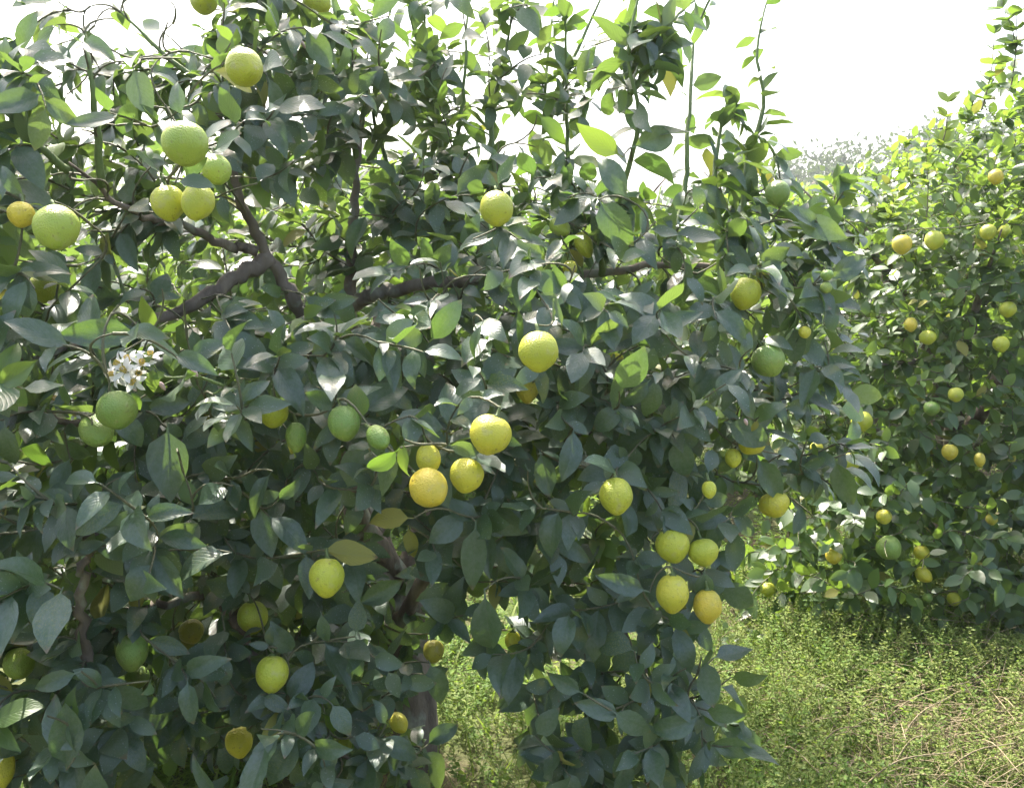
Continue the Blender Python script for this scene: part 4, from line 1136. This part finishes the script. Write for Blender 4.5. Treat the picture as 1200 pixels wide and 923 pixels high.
# ------------------------------------------------------------------ weeds on the ground
r5 = np.random.default_rng(31)
def weed_patch(n, xlo, xhi, ylo, yhi, hmin, hmax, per, r, shapes, kinds=(0.78, 0.22), lmin=0.010, lmax=0.022, filt=None, clumps=0):
    x, y = r.uniform(xlo, xhi, n), r.uniform(ylo, yhi, n)
    if clumps:
        ci = r.integers(clumps, size=n); sp_ = r.uniform(0.03, 0.09, clumps)[ci]
        x, y = r.uniform(xlo, xhi, clumps)[ci] + r.normal(size=n) * sp_, r.uniform(ylo, yhi, clumps)[ci] + r.normal(size=n) * sp_
    if filt is not None:
        m = filt(x, y, r); x, y = x[m], y[m]
    n = len(x)
    patch = 0.5 + 0.5 * np.sin(x * 3.1 + 1.3 + 0.8 * np.sin(y * 2.2)) * np.cos(y * 2.7 + 0.4 + 0.7 * np.sin(x * 1.7))
    h = (hmin + (hmax - hmin) * patch * r.uniform(0.35, 1.0, n) ** 0.7)
    h = h * np.where((y > 2.75) & (y < 3.6) & (x > 0.7), 0.72, 1.0)
    b = np.stack([x, y, ground_z(x, y) - 0.005], -1)
    lean = np.stack([r.normal(size=n) * 0.4, r.normal(size=n) * 0.4, np.ones(n)], -1) * h[:, None]
    mid = b + lean * 0.5 + r.normal(size=(n, 3)) * [1, 1, 0] * (h * 0.13)[:, None]
    tip = b + lean
    stems = [np.stack([b[i], mid[i], tip[i]]) for i in range(n)]
    f = (0.15 + 0.85 * (np.arange(per)[None] + r.uniform(0, 1, (n, per))) / per)[..., None]
    pt = (1 - f) ** 2 * b[:, None] + 2 * f * (1 - f) * mid[:, None] + f * f * tip[:, None]
    a = np.arange(per)[None] * 2.4 + r.uniform(0, 6.28, (n, 1)) + r.uniform(-0.5, 0.5, (n, per))
    d = np.stack([np.cos(a), np.sin(a), r.uniform(-0.1, 0.8, (n, per))], -1)
    L = Leaves()
    L.p = pt.reshape(-1, 3); L.d = d.reshape(-1, 3)
    L.n = (np.array([0, 0, 1.0]) + r.normal(size=(n * per, 3)) * 0.4)
    L.l = (r.uniform(lmin, lmax, (n, 1)) * r.uniform(0.7, 1.3, (n, per))).ravel()
    L.v = r.integers(len(shapes), size=n * per); L.keep = np.zeros(n * per, bool)
    L.k = np.repeat((r.uniform(size=n) > kinds[0] + 0.35 * (0.5 - patch)).astype(int), per)
    L.freeze()
    return L, stems
def weeds(name, label, cat, L, stems, shapes, mats, stem_r=0.0011):
    V, F, UVs, K, _ = L.world(shapes)
    Pm = np.array(stems)
    sv, sf = tubes(Pm, np.ones((len(Pm), 1)) * np.linspace(stem_r, stem_r * 0.6, Pm.shape[1])[None], 3)
    F = np.vstack([F, sf + len(V)]); V = np.vstack([V, sv]); UVs = np.vstack([UVs, np.full((len(sv), 2), 0.3)])
    K = np.concatenate([K, np.zeros(len(sf), int)])
    o = link(name, mesh_np(name, V, F, UVs, K, mats)); tag(o, label, cat, kind='stuff'); return o
def not_trunk(x, y, r): return (np.hypot(x + 0.27, y - 2.42) > 0.16) & (np.hypot(x - 2.05, y - 4.35) > 0.16)
def strawy(x, y): return np.exp(-((x - 1.42) / 0.50) ** 2 - ((y - 2.48) / 0.26) ** 2)
def thin(x, y, r): return (r.uniform(size=len(x)) > 0.75 * strawy(x, y))
def sunny(x, y, r): return not_trunk(x, y, r) & (r.uniform(size=len(x)) > 0.6 * strawy(x, y)) & (r.uniform(size=len(x)) < 0.08 + 0.95 * (0.5 + 0.5 * np.sin(2.3 * x + 0.9 * y + 0.5) * np.cos(1.9 * y - 0.7 * x)))
L, st = weed_patch(11500, -1.2, 3.1, 1.9, 4.3, 0.05, 0.28, 24, r5, TINY, lmin=0.009, lmax=0.022, filt=sunny)
La, sta = weed_patch(1900, -2.5, 4.2, 4.2, 7.0, 0.10, 0.34, 16, r5, TINY, lmin=0.018, lmax=0.04, filt=not_trunk)
Lb, stb = weed_patch(1200, -5, 7, 7.0, 14.0, 0.15, 0.4, 12, r5, TINY, lmin=0.03, lmax=0.06)
Lc, stc = weed_patch(500, 1.85, 3.0, 3.0, 3.5, 0.10, 0.36, 24, r5, TINY, lmin=0.014, lmax=0.032)
weeds('weed_carpet', 'tall shaded weeds crowding the skirt of the farther lemon tree', 'weeds', Lc, stc, TINY, [M_WEED, M_WEED2])
Ld, std_ = weed_patch(2400, 0.35, 2.7, 2.0, 3.2, 0.10, 0.38, 34, r5, TINY, lmin=0.006, lmax=0.016, clumps=95, filt=thin)
Le, ste = weed_patch(330, 0.3, 2.8, 2.0, 3.3, 0.05, 0.16, 9, r5, TINY, lmin=0.022, lmax=0.05, clumps=60, filt=thin)
weeds('weed_carpet', 'scattered broad-leaved weeds between the finer sprigs of the carpet', 'weeds', Le, ste, TINY, [M_WEED, M_BACK])
weeds('weed_carpet', 'feathery taller weed tufts rising from the sunlit carpet before the farther tree', 'weeds', Ld, std_, TINY, [M_WEED2, M_WEED])
weeds('weed_carpet', 'low sunlit carpet of fine-leaved green weeds over the orchard floor', 'weeds', L, st, TINY, [M_WEED, M_WEED2])
weeds('weed_carpet', 'dim weeds under and behind the lemon trees', 'weeds', La, sta, TINY, [M_WEED, M_WEED2])
weeds('weed_carpet', 'coarse weeds between the orchard rows farther back', 'weeds', Lb, stb, TINY, [M_WEED, M_WEED2])
# grass blades and dead stalks
GL = Leaves()
for _ in range(2600):
    x, y = r5.uniform(-1.0, 3.0), r5.uniform(1.9, 4.2)
    if math.hypot(x + 0.27, y - 2.42) < 0.16: continue
    a = r5.uniform(0, 6.28)
    GL.add(np.array([x, y, float(ground_z(x, y)) - 0.004]), np.array([math.cos(a) * 0.5, math.sin(a) * 0.5, 1.0]), np.array([math.cos(a), math.sin(a), 0.6]) * -1, r5.uniform(0.06, 0.20), int(r5.integers(3)), 1 if r5.uniform() < 0.5 else 0)
GL.freeze(); V, F, UVs, K, _ = GL.world(BLADE)
o = link('grass', mesh_np('grass', V, F, UVs, K, [M_WEED, M_WEED2])); tag(o, 'thin grass blades scattered through the weeds', 'grass', kind='stuff')
VV, FF, off = [], [], 0
for _ in range(2100):
    cx, cy = r5.normal(1.34, 0.40), r5.normal(2.48, 0.24)
    if r5.uniform() < 0.25: cx, cy = r5.uniform(0.4, 2.6), r5.uniform(2.1, 3.7)
    a = r5.normal(0.7, 0.8); ln = r5.uniform(0.06, 0.28)
    z = float(ground_z(cx, cy)) + r5.uniform(0.008, 0.11)
    dv = np.array([math.cos(a), math.sin(a), r5.normal() * 0.22]) * ln * 0.5
    c = np.array([cx, cy, z]); bend = np.array([r5.normal(), r5.normal(), abs(r5.normal())]) * ln * 0.08
    V, F, _ = tube(np.array([c - dv, c + bend, c + dv]), [0.0013, 0.0012, 0.0008], 3); VV.append(V); FF.append(F + off); off += len(V)
o = link('straw', mesh_np('straw', np.vstack(VV), np.vstack(FF), mats=[M_STRAW])); tag(o, 'tangle of thin dead straw lying on the weeds', 'straw', kind='stuff')
STALKS = [((1000, 850), (1130, 800)), ((1035, 870), (1115, 815)), ((1060, 830), (1062, 868)), ((980, 915), (1120, 880)), ((1120, 700 + 60), (1195, 850)), ((1060, 902), (1190, 870)),
          ((1088, 690 + 40), (1093, 778)), ((940, 875), (1010, 850)), ((1120, 840), (1195, 905)), ((1150, 800), (1190, 830)), ((1030, 890), (1090, 860)), ((900, 860), (960, 905))]
def on_ground(px, py, lift):
    v = at(px, py, 1.0) - CAM; s = (CAM[2] - lift) / -v[2]; return CAM + v * s
for k, (a, b) in enumerate(STALKS):
    p0, p1 = on_ground(*a, 0.06), on_ground(*b, 0.13)
    mid = (p0 + p1) / 2 + np.array([r5.normal() * 0.012, r5.normal() * 0.012, 0.004])
    p0[2] = float(ground_z(p0[0], p0[1]))
    p = spline([p0, mid, p1], 10)
    o = link('dry_stalk', tube_mesh('dry_stalk', p - p0, np.linspace(0.0026, 0.0012, 10), 6, M_STRAW)); o.location = Vector(p0)
    tag(o, 'long pale dead stalk lying across the sunlit weeds', 'stalk', 'dead stalks on the weeds')

# ------------------------------------------------------------------ air
HAZE = 0.0018  # haze that fades the hill, also added to imitate veiling lens glare
bx0, bx1 = np.array([-410.0, -410.0, -3.0]), np.array([410.0, 410.0, 30.0])
hvv = [(x, y, z) for x in (bx0[0], bx1[0]) for y in (bx0[1], bx1[1]) for z in (bx0[2], bx1[2])]
hm_ = bpy.data.meshes.new('haze')
hm_.from_pydata(hvv, [], [(0, 1, 3, 2), (4, 6, 7, 5), (0, 4, 5, 1), (2, 3, 7, 6), (0, 2, 6, 4), (1, 5, 7, 3)])
hmat, hnt, hout = new_mat('pale_air')
pv = N(hnt, 'ShaderNodeVolumePrincipled')
pv.inputs['Color'].default_value = (0.9, 0.93, 1.0, 1); pv.inputs['Density'].default_value = HAZE; pv.inputs['Anisotropy'].default_value = 0.5
hnt.links.new(pv.outputs[0], hout.inputs['Volume'])
hz = link('haze', hm_, mat=hmat); tag(hz, kind='stuff', label='pale backlit haze over the whole orchard, added in part to imitate lens glare', cat='haze')
